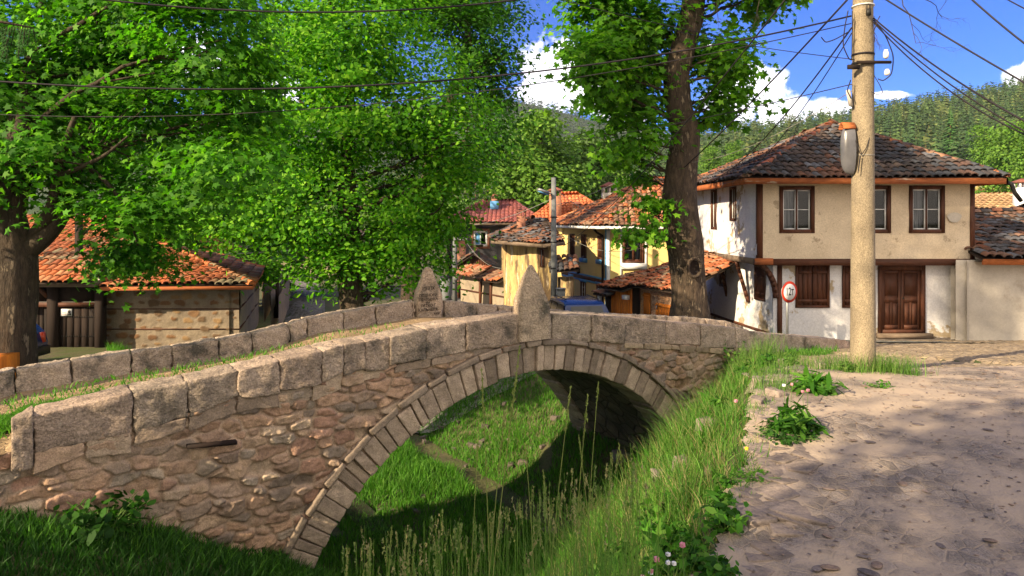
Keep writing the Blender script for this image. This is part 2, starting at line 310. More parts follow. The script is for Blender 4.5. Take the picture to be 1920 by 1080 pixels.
sheet('cobbled_road',np.arange(3.2,34,.07),np.arange(8.6,20.9,.06),lambda X,Y:(X>np.interp(Y,EDY,EDX)-.2)&(Y>9.2),-.02,M['cobble'],cobf)
X=None
def lane():
    xs=np.linspace(0,1,14); ys=np.linspace(17,75,90); S,Yy=np.meshgrid(xs,ys)
    xl=np.interp(Yy,[17,21,26,40,75],[-8.3,-8.0,-9.2,-13.2,-24]); xr=np.interp(Yy,[17,21,26,40,75],[-4.5,-5.4,-7.0,-10.8,-21.5]); Xx=xl+(xr-xl)*S
    i=np.arange(Xx.size).reshape(Xx.shape); Q=np.stack([i[:-1,:-1],i[:-1,1:],i[1:,1:],i[1:,:-1]],-1).reshape(-1,4)
    return tag(mk('paved_lane',np.stack([Xx,Yy,H(Xx,Yy)+.02],-1),Q,M['lane'],smo=True,loc=(0,0,0)),kind='structure')
lane()
sheet('street',np.arange(-6,14,.25),np.arange(17,60,.25),lambda X,Y:(X>-6+(Y-17)*-.0)&(X<3.5+np.maximum(0,9-(Y-17)*.9)),.02,M['lane'])
# stream water in the channel bed
def water():
    P=CH[1:-1]; n=60; k=np.linspace(0,len(P)-1,n); cx=np.interp(k,range(len(P)),P[:,0])+.35; cy=np.interp(k,range(len(P)),P[:,1]); V=[];Fc=[]
    T=np.stack([np.gradient(cx),np.gradient(cy)],-1); T/=np.linalg.norm(T,axis=1)[:,None]
    for i in range(n):
        for j in range(5):
            w=-((j/4-.5)*.45+1.45); V.append((cx[i]-T[i,1]*w*-1,cy[i]+T[i,0]*w*-1,-3.56))
    for i in range(n-1):
        for j in range(4): a=i*5+j; Fc.append((a,a+1,a+6,a+5))
    tag(mk('stream_water',V,Fc,M['water'],smo=True,loc=(0,0,0)),kind='structure')
water()
# ================================================================ BRIDGE
def cube_template(n=9,k=9.):
    g=np.sin(np.linspace(-1,1,n)*math.pi/2*.92)/math.sin(math.pi/2*.92); A,Bg=np.meshgrid(g,g); V=[];Q=[]
    o=np.ones_like(A); nb=0
    for ax in range(3):
        for sg in (-1,1):
            c=[None]*3; c[ax]=o*sg; c[(ax+1)%3]=A; c[(ax+2)%3]=Bg; V.append(np.stack(c,-1).reshape(-1,3))
            i=np.arange(n*n).reshape(n,n)+nb; q=np.stack([i[:-1,:-1],i[:-1,1:],i[1:,1:],i[1:,:-1]],-1).reshape(-1,4); Q.append(q if sg>0 else q[:,::-1]); nb+=n*n
    V=np.concatenate(V);Q=np.concatenate(Q); K,inv=np.unique(np.round(V,5),axis=0,return_inverse=True); inv=inv.ravel()
    P=K/((np.abs(K)**k).sum(1)**(1/k))[:,None]
    return P,inv[Q]
TP,TQ=cube_template(15,26.); TPs,TQs=cube_template(7,13.)
def block(c8,amp=.02,sc=7,seed=0,small=False,jit=0.):
    """weathered stone filling the 8 corners (4 bottom, 4 top, both anticlockwise)."""
    P,Q=(TPs,TQs) if small else (TP,TQ); c=np.asarray(c8,float); 
    if jit: c=c+np.random.default_rng(seed).uniform(-jit,jit,c.shape)
    a=(P+1)/2; x,y,z=a[:,0:1],a[:,1:2],a[:,2:3]
    V=(1-z)*((1-y)*((1-x)*c[0]+x*c[1])+y*((1-x)*c[3]+x*c[2]))+z*((1-y)*((1-x)*c[4]+x*c[5])+y*((1-x)*c[7]+x*c[6]))
    C=c.mean(0); D=V-C; D/=np.linalg.norm(D,axis=1)[:,None]
    V=V+D*(fbm(V*sc*.7,3,seed)*amp*.7+fbm(V*sc*2.6,3,seed+5)*amp*.6-np.abs(fbm(V*sc*1.4,3,seed+8))*amp*1.1)[:,None]
    return V,Q
br=thing('stone_bridge','humpbacked old stone arch bridge over the grassy stream','bridge',(OX,OY,-3.6))
# near coping line (photo pixels along its top) and its underside
nt_=[(12,800),(40,772),(66,768),(150,748),(232,728),(345,708),(430,690),(520,668),(560,660),(600,650),(640,640),(680,634),(725,628),(795,613),(868,603),(972,587),
     (1032,587),(1105,590),(1165,593),(1240,601),(1310,607),(1375,613),(1428,624),(1500,630),(1560,634),(1592,640)]
NT=np.array([onplane(x,y,0.) for x,y in nt_]); ft_=[(-160,735),(-60,712),(0,700),(30,692),(130,676),(155,672),(215,664),(300,653),(385,641),(455,628),(512,617),(605,588),(660,583),(745,568),(780,563),(832,563),(928,572),(1000,577),(1085,585),(1180,590),(1250,592),(1310,596),(1360,601),(1400,612)]
FT=np.array([onplane(x,y,BW-.36) for x,y in ft_])
NT[:,1]-=np.interp(NT[:,0],[-7,-3,-1],[.05,.03,0.])
ntop=lambda s:np.interp(s,NT[:,0],NT[:,1]); ftop=lambda s:np.interp(s,FT[:,0],FT[:,1])
nb_=[(0,862),(61,852),(150,818),(247,809),(300,802),(351,782),(443,745),(521,735),(600,718),(641,700),(682,692),(727,688),(795,675),(868,660),(972,640),(1032,637),(1105,640),(1240,645),(1375,655),(1428,658),(1592,664)]
NBt=np.array([onplane(x,y,0.) for x,y in nb_]); nbot=lambda s:np.interp(s,NBt[:,0],NBt[:,1])
cuts=[0,20,61,247,351,443,521,600,641,682,727,795,870,972]
cutr=[1032,1105,1165,1245,1310,1376,1430,1505,1562,1594]
def copings():
    k=0
    for cl in (cuts,cutr):
        for a,b in zip(cl[:-1],cl[1:]):
            if a<14: continue
            k+=1; g=-.002
            s0=onplane(a,0,0)[0]+g; s1=onplane(b,0,0)[0]-g
            def cor(s,bot,tt):
                zt=ntop(s); zb=nbot(s)+random.uniform(-.03,.03)
                return B(s,tt,zb if bot else zt)
            out=-.05-random.uniform(0,.035); 
            if a==20: c=[B(s0,-.12,nbot(s0)-.1),B(s1,-.12,nbot(s1)-.12),B(s1,.42,nbot(s1)),B(s0,.42,nbot(s0)),B(s0,-.1,ntop(s0)+.1),B(s1,-.1,ntop(s1)+.03),B(s1,.4,ntop(s1)),B(s0,.4,ntop(s0))]
            else: c=[cor(s0,1,out),cor(s1,1,out),cor(s1,1,.42),cor(s0,1,.42),cor(s0,0,out),cor(s1,0,out),cor(s1,0,.4),cor(s0,0,.4)]
            V,Q=block(c,.030 if k!=14 else .045,6.5,seed=k*3+1)
            tone=random.uniform(.8,1.15); col=(tone*random.uniform(.97,1.05),tone*.97,tone*.95)
            mk('parapet_stone',V,Q,M['block'],br,True,np.broadcast_to(col,(len(V),3)))
    # far parapet: rough rounded stones
    px=[x for x,_ in ft_]; S=FT[:,0]; s=S[0]
    while s<S[-1]-.1:
        l=random.uniform(.42,.75) if random.random()<.7 else random.uniform(.22,.34)
        e=min(s+l,S[-1]); k+=1
        ob0=onplane(778,0,BW-.36)[0]; ob1=onplane(832,0,BW-.36)[0]
        if s<ob0<e: e=ob0
        if ob0-.01<=s<ob1: s=ob1; continue
        h=.40; lo=.05
        q_=.001; c=[B(s+q_,BW-.42,ftop(s)-h-lo),B(e-q_,BW-.42,ftop(e)-h-lo),B(e-q_,BW,ftop(e)-h),B(s+q_,BW,ftop(s)-h),B(s+q_,BW-.36,ftop(s)),B(e-q_,BW-.36,ftop(e)),B(e-q_,BW-.02,ftop(e)-.01),B(s+q_,BW-.02,ftop(s)-.01)]
        V,Q=block(c,.042,6,seed=k*3+1); tone=random.uniform(.85,1.2)
        mk('parapet_stone',V,Q,M['block'],br,True,np.broadcast_to((tone,tone*.98,tone*.95),(len(V),3)))
        s=e
copings()
def obelisk(px0,px1,prof,t0,t1,seed):
    """prof: list of (py, left px, right px) seen on the near side of the stone; t0..t1 its depth"""
    rows=[];n=26;m=9
    P=np.array(prof,float); ys=np.concatenate([np.linspace(P[0,0],P[-1,0],n)])
    V=[];
    for y in ys:
        xl=np.interp(y,P[:,0],P[:,1]); xr=np.interp(y,P[:,0],P[:,2]); (sl,z),(sr,_)=onplane(xl,y,t0),onplane(xr,y,t0); f=(y-P[0,0])/(P[-1,0]-P[0,0]); dt=(t1-t0)*(.25+.75*min(1,f*2.2))/2; tc=(t0+t1)/2; tc=t0+dt
        ring=[]
        for j in range(m): ring.append((sl+(sr-sl)*j/(m-1),tc-dt))
        for j in range(1,5): ring.append((sr,tc-dt+2*dt*j/5))
        for j in range(m): ring.append((sr-(sr-sl)*j/(m-1),tc+dt))
        for j in range(1,5): ring.append((sl,tc+dt-2*dt*j/5))
        rows.append(np.stack([B(a,b,z) for a,b in ring]))
    R_=np.stack(rows); k=R_.shape[1]; V=R_.reshape(-1,3); C=R_.mean(1,keepdims=True); D=R_-C; D[...,2]=0; D=(D/(np.linalg.norm(D,axis=-1,keepdims=True)+1e-6)).reshape(-1,3)
    corner=np.zeros((1,k,1))
    V=V+D*(fbm(V*7,3,seed)*.015+fbm(V*24,3,seed+3)*.012)[:,None]
    Fc=[(i*k+j,i*k+(j+1)%k,(i+1)*k+(j+1)%k,(i+1)*k+j) for i in range(n-1) for j in range(k)]; Fc=[f[::-1] for f in Fc]
    Fc.append(tuple(range(k)))
    return mk('pointed_stone',V,Fc,M['block'],br,True,np.broadcast_to((1.12,1.08,1.0),(len(V),3)))
obelisk(0,0,[(497,995,998),(503,991,1002),(518,986,1009),(552,978,1022),(576,975,1031),(600,975,1032),(642,974,1034)],-.10,.07,11)
ob2=obelisk(0,0,[(501,799,805),(508,796,811),(533,789,820),(556,783,829),(579,783,830),(604,784,829)],BW-.42,BW-.26,12)
ob2['label']='rear pointed stone with carved Cyrillic lettering'
# carved inscription of the rear stone
def inscription():
    for txt,px,py,hp in [('1913 IX',804,541,5.2),('ПОДНОВИ',804,554,4.6),('ПРАВНУКА',804,562,4.6),('ИМ',803,568,3.6),('ПЕТКО Г',804,573.5,4.6),('КАЛЪЧЕВЪ',804,581,4.6),('ККР',820,588,4)]:
        cu=bpy.data.curves.new('inscription','FONT'); cu.body=txt; cu.size=1; cu.align_x='CENTER'; cu.align_y='CENTER'; cu.offset=.028; cu.extrude=.0
        o=bpy.data.objects.new('inscription',cu); SC.collection.objects.link(o)
        dg=bpy.context.evaluated_depsgraph_get(); me=bpy.data.meshes.new_from_object(o.evaluated_get(dg)); bpy.data.objects.remove(o)
        v=np.array([x.co for x in me.vertices]); Fc=[tuple(p.vertices) for p in me.polygons]
        s,z=onplane(px,py,BW-.47); h=hp*12.5/F*1.55; w=v[:,0].max()-v[:,0].min()
        sx=min(h,h*1.0); ss=s+v[:,0]*sx; zz=z+v[:,1]*h
        V=B(ss,BW-.452-.0*ss,zz); mk('inscription',V,Fc,M['engr'],ob2)
inscription()
# voussoir ring, hood mould and vault
def arc(r,a,t): return B(r*math.cos(a),t,ZC+r*math.sin(a))
def ring():
    mb=MB(); hb=MB()
    for face,(ta,tb) in enumerate(((-.045,.5),(BW-.5,BW+.04))):
        mb=MB(); a=R(6); i=0
        while a<R(174):
            i+=1; w=random.uniform(.11,.23)/RC if face==0 else .22/RC; w=min(w,R(174)-a+.001); r1=RC+random.uniform(.35,.39); j=random.uniform(-.012,.012)
            g=.0035; t0=ta+random.uniform(-.02,.015)
            g=.0018; c=[arc(RC+j,a+w-g,t0),arc(RC+j,a+g,t0),arc(RC+j,a+g,tb),arc(RC+j,a+w-g,tb),arc(r1,a+w-g,t0),arc(r1,a+g,t0),arc(r1,a+g,tb),arc(r1,a+w-g,tb)]
            V,Q=block(c,.014,9,seed=i*7+face,small=(face==1),jit=.008)
            tone=random.choice([.62,.85,1,1.1,1.25,1.35]); col=np.array([1.05,.86,.72])*tone*.29
            mb.add(V,Q,col); a+=w
            if a>R(174)-.02: break
        mb.build('arch_ring',M['rubble'],br,True); a=R(6) if face==0 else R(175)
        while a<R(174):
            w=random.uniform(.25,.5)/RC; w=min(w,R(174)-a); r0=RC+.385; r1=r0+random.uniform(.06,.085); g=.003
            c=[arc(r0,a+w-g,-.09),arc(r0,a+g,-.09),arc(r0,a+g,.2),arc(r0,a+w-g,.2),arc(r1,a+w-g,-.08),arc(r1,a+g,-.08),arc(r1,a+g,.2),arc(r1,a+w-g,.2)]
            V,Q=block(c,.014,9,seed=int(a*999),small=True,jit=.01); hb.add(V,Q,np.array([1.0,.83,.70])*random.uniform(.17,.27)); a+=w
            if a>R(174)-.02: break
    hb.build('hood_mould',M['rubble'],br,True)
    A,T=np.meshgrid(np.linspace(R(1),R(179),160),np.linspace(.3,BW-.3,60)); r=RC+.03+.03*fbm(np.stack([A*3*RC,T*2.5,T*0],-1),4,3)
    V=B(r*np.cos(A),T,ZC+r*np.sin(A)); i=np.arange(A.size).reshape(A.shape); Q=np.stack([i[:-1,:-1],i[:-1,1:],i[1:,1:],i[1:,:-1]],-1).reshape(-1,4)
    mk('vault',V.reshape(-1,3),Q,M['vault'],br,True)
ring()
PAL=.8*np.array([(.30,.20,.145),(.34,.235,.17),(.26,.185,.14),(.36,.27,.20),(.22,.17,.14),(.28,.19,.14),(.25,.155,.12),(.14,.12,.105),(.19,.165,.145),(.37,.30,.235),(.31,.21,.15),(.25,.22,.19)])
def spandrel(t_face,sign,s0,s1,res,name):
    ss=np.arange(s0,s1,res); zz=np.arange(-3.9,.35,res); S,Zz,Q=grid(ss,zz)
    P2=v2(S,Zz)
    cw,ch=.26,.12
    x=(S+.035*fbm(P2*5,2,52)+.05*fbm(P2*1.7,2,50))/cw; y=(Zz+.05*fbm(P2*1.2,2,51)+.02*fbm(P2*7,2,53))/ch
    hs=lambda a,b,k:(np.sin(a*127.1+b*311.7+k*74.7)*43758.5453)%1
    yi=np.floor(y); F1=np.full(S.shape,9.);F2=F1.copy();idx=np.zeros(S.shape);cx=np.zeros(S.shape); cy=np.zeros(S.shape)
    for dj in (-2,-1,0,1,2):
        r=yi+dj; xo=x+hs(r,3.3,9)*.9; xi=np.floor(xo)
        for di in (-2,-1,0,1,2):
            c_=xi+di; px_=c_+.5+(hs(c_,r,1)-.5)*.75; py_=r+.5+(hs(c_,r,2)-.5)*.62; wt=(hs(c_,r,4)-.5)*.5
            d_=(np.abs(xo-px_)**3.4+np.abs(y-py_)**3.4)**(1/3.4)-wt
            m=d_<F1; F2=np.where(m,F1,np.minimum(F2,d_)); idx=np.where(m,c_*31+r*7.7,idx); cx=np.where(m,xo-px_,cx); cy=np.where(m,y-py_,cy); F1=np.where(m,d_,F1)
    d=(F2-F1)*.085; sc_=cx*cw
    hsh=lambda k:(np.sin(idx*12.9898+k*78.233)*43758.5453)%1
    gap=.002+.006*(fbm(P2*4,2,57)+.5).clip(0,1)
    e=smooth(d,gap,gap+.010)
    tilt=sc_*(hsh(3)-.5)*.25+cy*ch*(hsh(7)-.5)*.35
    h=e*(.026+.042*hsh(1)-.06*(hsh(11)>.955)+tilt+.022*fbm(P2*16,4,58)-.02*np.abs(fbm(P2*9,3,63))+.02*fbm(P2*4,2,60)-.008*smooth(F1,.3,.8))+.006*fbm(P2*20,3,59)
    rub=fbm(P2*1.1,3,61); smear=smooth(rub,.30,.55)*.6; e2=e*(1-smear*.7); h=h*(1-smear*.6)+smear*.012
    col=PAL[np.minimum((hsh(2)*len(PAL)).astype(int),len(PAL)-1)]*(.75+.5*hsh(4))[...,None]*1.55
    col=col*.82+.18*np.array([.30,.215,.165])*(.8+.4*hsh(4))[...,None]
    mort=np.array([.37,.285,.225])*(1+.25*fbm(P2*3,3,62))[...,None]
    c=mort*(1-e2[...,None])+col*e2[...,None]
    inr=np.hypot(S,Zz-ZC)<RC+.38; h=np.where(inr,.012+.004*fbm(P2*20,2,5),h); c=np.where(inr[...,None],mort*.8,c)
    V=B(S,t_face-sign*h,Zz)
    top=ntop(S) if sign>0 else ftop(S)
    bot=(nbot(S)+.06) if sign>0 else top-.35
    keep=(Zz<bot)&(np.hypot(S,Zz-ZC)>RC+.02)&((Zz>ZC))
    kq=keep.ravel()[Q].all(1)
    mk(name,V.reshape(-1,3),Q[kq] if sign>0 else Q[kq][:,::-1],M['rubble'],br,True,c.reshape(-1,3))
spandrel(0.02,1,-7.2,6.6,.0135,'spandrel_wall')
spandrel(BW-.03,-1,-8.5,6.2,.04,'spandrel_wall')
# big ashlar course and ledge stones under the coping, left and right of the crown
def ledges():
    mb=MB(); random.seed(3)
    for a,b,h,off in [(60,247,40,6),(250,350,26,8),(351,443,34,6),(443,521,34,2),(520,640,34,0),(642,720,26,2),(870,972,20,0),(735,870,20,6)]:
        s0=onplane(a,0,0)[0]; s1=onplane(b,0,0)[0]; n=max(1,int(round((s1-s0)/.5)))
        for i in range(n):
            p=s0+(s1-s0)*i/n+.008; q=s0+(s1-s0)*(i+1)/n-.008
            zt=lambda s:nbot(s)+.015; hh=h/F*7.6*random.uniform(.75,1.05)
            o=-.025-random.random()*.03; c=[B(p,o,zt(p)-hh),B(q,o,zt(q)-hh),B(q,.1,zt(q)-hh),B(p,.1,zt(p)-hh),B(p,o,zt(p)),B(q,o,zt(q)),B(q,.1,zt(q)),B(p,.1,zt(p))]
            if min(np.hypot(p,zt(p)-hh-ZC),np.hypot(q,zt(q)-hh-ZC))<RC+.46: continue
            V,Q=block(c,.026,8,seed=i+a,jit=.012); mb.add(V,Q,np.array(random.choice([(.30,.24,.19),(.25,.205,.165),(.34,.25,.19),(.20,.16,.13)]))*1.3)
    mb.build('ledge_course',M['rubble'],br,True); mb=MB()
    for s in (0,):
        p=.2
        while p<5.8:
            l=random.uniform(.2,.5); q=p+l; z=lambda s:nbot(s)+.01; hh=random.uniform(.07,.13)
            if min(np.hypot(p,z(p)-hh-ZC),np.hypot(q,z(q)-hh-ZC))>RC+.45:
                c=[B(p,-.05,z(p)-hh),B(q-.012,-.05,z(q)-hh),B(q-.012,.1,z(q)-hh),B(p,.1,z(p)-hh),B(p,-.06,z(p)),B(q-.012,-.06,z(q)),B(q-.012,.1,z(q)),B(p,.1,z(p))]
                V,Q=block(c,.02,8,seed=int(p*77),small=True,jit=.01); mb.add(V,Q,np.array((.31,.25,.19))*random.uniform(.7,1.2))
            p=q
    mb.build('ledge_course',M['rubble'],br,True)
    m=MB(); m.bar(B(onplane(348,835,0)[0],-.055,onplane(348,835,0)[1]),B(onplane(440,826,0)[0],-.06,onplane(440,826,0)[1]),.09,.035); m.build('rotten_tie_beam',M['woodd'],br)
ledges()
# deck between the parapets
def deckz(s,t): 
    w=np.clip(t/BW,0,1); return (ntop(s)-.28)*(1-w)+(ftop(s)-.30)*w
def deck():
    S,T,Q=grid(np.arange(-9.6,8.3,.05),np.arange(.02,BW-.1,.05)); P=v2(S,T)
    cob=smooth(vn(v2(S*11,T*13),71),-.1,.5)*smooth(np.abs(T-1.0)+.3*fbm(P*1.3,2,72),.9,.5)
    z=deckz(S,T)+.03*fbm(P*2,3,73)+.045*cob
    c=np.array([.98,.95,.9])*(1-.0*cob[...,None])
    V=B(S,T,z); mk('bridge_deck',V.reshape(-1,3),Q,M['deck'],br,True,c.reshape(-1,3)+0*V.reshape(-1,3))
deck()
# ================================================================ BUILDINGS
Zup=np.array([0,0,1.])
def nrm(v): v=np.asarray(v,float); return v/np.linalg.norm(v)
def frame(p,q):
    """facade frame from base point p to base point q, seen from outside with p on the left."""
    p,q=np.array(p,float),np.array(q,float); u=nrm([q[0]-p[0],q[1]-p[1],0]); n=np.array([u[1],-u[0],0]); return (p,u,n)
def flen(p,q): return float(np.hypot(q[0]-p[0],q[1]-p[1]))
def FP(Fr,u,z,d=0.): return Fr[0]+Fr[1]*u+Fr[2]*d+Zup*z
def wall(name,parent,Fr,Wd,Ht,holes,m,th=.28,dz=0.,uneven=.0,res=None,both=True):
    """facade with true openings: cells outside the holes, reveals inside them."""
    us=sorted({0.,Wd,*[h[0] for h in holes],*[h[2] for h in holes]}); zs=sorted({dz,Ht,*[h[1] for h in holes],*[h[3] for h in holes]})
    def sub(a,st_):
        o=[]
        for x,y in zip(a[:-1],a[1:]):
            n=max(1,int(math.ceil((y-x)/st_))); o+=[x+(y-x)*i/n for i in range(n)]
        return o+[a[-1]]
    if res: us=sub(us,res); zs=sub(zs,res)
    V=[];Fc=[];ix={}
    def vi(u,z):
        k=(round(u,4),round(z,4))
        if k not in ix:
            p=FP(Fr,u,z); 
            if uneven: p=p+Fr[2]*uneven*float(fbm(p[None]*1.3,3,88)[0])
            ix[k]=len(V); V.append(p)
        return ix[k]
    for a,b in zip(us[:-1],us[1:]):
        for c,d in zip(zs[:-1],zs[1:]):
            if any(h[0]-1e-6<=a and b<=h[2]+1e-6 and h[1]-1e-6<=c and d<=h[3]+1e-6 for h in holes): continue
            Fc.append((vi(a,c),vi(b,c),vi(b,d),vi(a,d)))
    mb=MB(); mb.add(V,Fc); D=-th
    for (a,c,b,d) in holes:
        q=[FP(Fr,a,c,.01),FP(Fr,b,c,.01),FP(Fr,b,d,.01),FP(Fr,a,d,.01)]; r=[x+Fr[2]*(D-.01) for x in q]
        mb.add(q+r,[(0,1,5,4),(1,2,6,5),(2,3,7,6),(3,0,4,7)])
    mb.add([FP(Fr,0,dz,D),FP(Fr,Wd,dz,D),FP(Fr,Wd,Ht,D),FP(Fr,0,Ht,D)],[(3,2,1,0)]) if not holes else None
    return mb.build(name,m,parent)
def window(parent,Fr,a,c,b,d,nx=2,nz=2,fw=.09,fm='wood',sm='white',out=.03,curtain=.7,name='window',pane='glass',sw=.03,inner=True):
    mb=MB(); 
    for x in ((a,c,a+fw,d),(b-fw,c,b,d),(a+fw,d-fw,b-fw,d),(a+fw,c,b-fw,c+fw)): mb.fbox(Fr,x[0],x[2],x[1],x[3],-.10,out)
    w=mb.build(name,M[fm],parent); ia,ib,ic,id_=a+fw,b-fw,c+fw,d-fw
    if inner:
        mb=MB(); hw=(ib-ia)/nx
        for i in range(nx):
            l,r=ia+hw*i+.012,ia+hw*(i+1)-.012
            for x in ((l,ic,l+sw,id_),(r-sw,ic,r,id_),(l+sw,id_-sw,r-sw,id_),(l+sw,ic,r-sw,ic+sw)): mb.fbox(Fr,x[0],x[2],x[1],x[3],-.075,-.035)
            for j in range(1,nz): z=ic+(id_-ic)*j/nz; mb.fbox(Fr,l+sw,r-sw,z-.012,z+.012,-.07,-.04)
        mb.build('sash',M[sm],w)
        if nx>1:
            mb=MB(); [mb.fbox(Fr,ia+hw*i-.02,ia+hw*i+.02,ic,id_,-.08,-.0) for i in range(1,nx)]; mb.build('mullion',M[fm],w)
    V=[FP(Fr,ia,ic,-.062),FP(Fr,ib,ic,-.062),FP(Fr,ib,id_,-.062),FP(Fr,ia,id_,-.062)]; mk('pane',V,[(0,1,2,3)],M['clear' if inner else 'glass'],w)
    if inner:
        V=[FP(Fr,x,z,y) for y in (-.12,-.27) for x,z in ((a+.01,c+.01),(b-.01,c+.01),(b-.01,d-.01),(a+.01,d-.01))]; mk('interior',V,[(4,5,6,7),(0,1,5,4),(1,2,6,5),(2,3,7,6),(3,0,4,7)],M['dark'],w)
        if pane=='glassc' or random.random()<.6:
            m2=MB(); n=12; l,r=ia,ib if pane=='glassc' else ia+(ib-ia)*.45; V=[]
            for i in range(n+1): f=i/n; V+=[FP(Fr,l+(r-l)*f,ic,-.15+.015*math.sin(f*24)),FP(Fr,l+(r-l)*f,id_,-.15+.015*math.sin(f*24))]
            m2.add(V,[(2*i,2*i+2,2*i+3,2*i+1) for i in range(n)]); m2.build('curtain',M['glassc'],w)
    return w
def shutters(parent,Fr,a,c,b,d,m='wood',name='shuttered_window'):
    mb=MB(); fw=.07
    for x in ((a,c,a+fw,d),(b-fw,c,b,d),(a+fw,d-fw,b-fw,d),(a+fw,c,b-fw,c+fw)): mb.fbox(Fr,x[0],x[2],x[1],x[3],-.08,.035)
    w=mb.build(name,M[m],parent); mid=(a+b)/2
    for l,r in ((a+fw+.01,mid-.008),(mid+.008,b-fw-.01)):
        mb=MB(); n=3; wd=(r-l)/n
        for i in range(n): mb.fbox(Fr,l+wd*i+.006,l+wd*(i+1)-.006,c+fw+.01,d-fw-.01,-.03,.0+.006*random.random())
        for z in (c+fw+.10,d-fw-.32): mb.fbox(Fr,l,r,z,z+.09,.004,.03)
        mb.build('shutter',M[m],w)
    return w
PAL_OR=[(.42,.12,.045),(.50,.16,.06),(.34,.105,.05),(.44,.20,.10),(.30,.17,.10),(.24,.20,.13),(.38,.13,.06)]
PAL_DK=[(.10,.06,.05),(.15,.075,.05),(.085,.065,.06),(.055,.06,.075),(.22,.09,.055),(.10,.10,.115),(.12,.125,.15),(.06,.065,.08),(.17,.10,.075),(.07,.052,.05),(.22,.11,.075),(.05,.045,.05)]
PAL_MX=[(.40,.13,.055),(.30,.10,.05),(.17,.09,.06),(.36,.20,.13),(.11,.08,.07),(.24,.15,.10),(.45,.18,.08)]
PAL_TN=[(.40,.27,.15),(.36,.24,.13),(.43,.30,.18),(.33,.21,.12)]
PAL_PU=[(.26,.085,.085),(.22,.075,.08),(.30,.10,.09),(.24,.09,.10)]
def inside(u,v,P):
    r=np.zeros(u.shape,bool); n=len(P)
    for i in range(n):
        x1,y1=P[i];x2,y2=P[(i+1)%n]
        c=((y1>v)!=(y2>v))&(u<(x2-x1)*(v-y1)/((y2-y1)+1e-12)+x1); r^=c
    return r
def tiles(parent,poly,pal,cw=.22,rl=.34,seed=0,jit=1.,name='roof_slope',lift=.03,seg=6,flat=1.):
    """barrel tiles on a planar polygon; poly[0]->poly[1] is the eave."""
    rg=np.random.default_rng(seed); P=np.array(poly,float); O=P[0]; U=nrm(P[1]-P[0]); Nn=nrm(np.cross(U,P[-1]-P[0])); 
    if Nn[2]<0: Nn=-Nn
    Vv=np.cross(Nn,U); 
    if Vv[2]<0: Vv=-Vv
    uv=[((p-O)@U,(p-O)@Vv) for p in P]; umin=min(a for a,_ in uv); umax=max(a for a,_ in uv); vmax=max(b for _,b in uv)
    us=np.arange(umin,umax,cw)+cw/2; vs=np.arange(-.04,vmax,rl); Ug,Vg=np.meshgrid(us,vs); Ug=Ug.ravel()+rg.normal(0,.006*jit,Ug.size); Vg=Vg.ravel()
    k=inside(Ug,np.minimum(Vg+rl*.45,vmax-.02),uv); Ug=Ug[k];Vg=Vg[k]; n=len(Ug); 
    Vg=Vg+rg.normal(0,.018*jit,n); rot=rg.normal(0,.035*jit,n); up=rg.uniform(0,.02*jit,n)
    a=np.linspace(0,math.pi,seg); L=rl*1.22; t=[]
    for v,r,z in ((0,.58*cw,lift),(L,.46*cw,-.01)):
        t+= [( -math.cos(x)*r, v, math.sin(x)*r*.72*flat+z) for x in a]
    for x in a: t.append((-math.cos(x)*.58*cw*.72,.0,math.sin(x)*.58*cw*.50*flat+lift))
    t=np.array(t); m=len(t); u=Ug[:,None]+t[:,0]*np.cos(rot)[:,None]-t[:,1]*np.sin(rot)[:,None]; v=Vg[:,None]+t[:,0]*np.sin(rot)[:,None]+t[:,1]*np.cos(rot)[:,None]; z=t[:,2][None]+up[:,None]+.015
    sag=.05*fbm(v2(u*.5,v*.5),2,seed+3)*jit
    V=O+u[...,None]*U+v[...,None]*Vv+(z+sag)[...,None]*Nn
    q=[(i,i+1,seg+i+1,seg+i) for i in range(seg-1)]+[(2*seg+i,2*seg+i+1,i+1,i) for i in range(seg-1)]; q=np.array(q)
    Q=(q[None]+(np.arange(n)*m)[:,None,None]).reshape(-1,4)
    pal_=np.array(sorted(pal,key=lambda c:c[0])); vv=np.clip(.5+.85*fbm(v2(Ug*.8,Vg*.8),3,seed+21)+rg.uniform(-.2,.2,n),0,.999); pc=pal_[(vv*len(pal_)).astype(int)]*rg.uniform(.8,1.2,n)[:,None]
    blot=1+.35*fbm(v2(Ug*.6,Vg*.6),2,seed+9)
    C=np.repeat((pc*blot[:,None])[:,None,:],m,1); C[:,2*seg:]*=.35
    base=len(V.reshape(-1,3)); V=V.reshape(-1,3); C=C.reshape(-1,3)
    # pan surface below the tiles, with thickness
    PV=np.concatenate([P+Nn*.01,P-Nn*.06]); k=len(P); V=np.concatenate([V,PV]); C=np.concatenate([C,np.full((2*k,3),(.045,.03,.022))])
    Fc=[tuple(f) for f in Q.tolist()]+[tuple(base+i for i in range(k)),tuple(base+k+i for i in range(k))[::-1]]+[(base+i,base+(i+1)%k,base+k+(i+1)%k,base+k+i) for i in range(k)]
    return mk(name,V,Fc,M['tile'],parent,True,C)
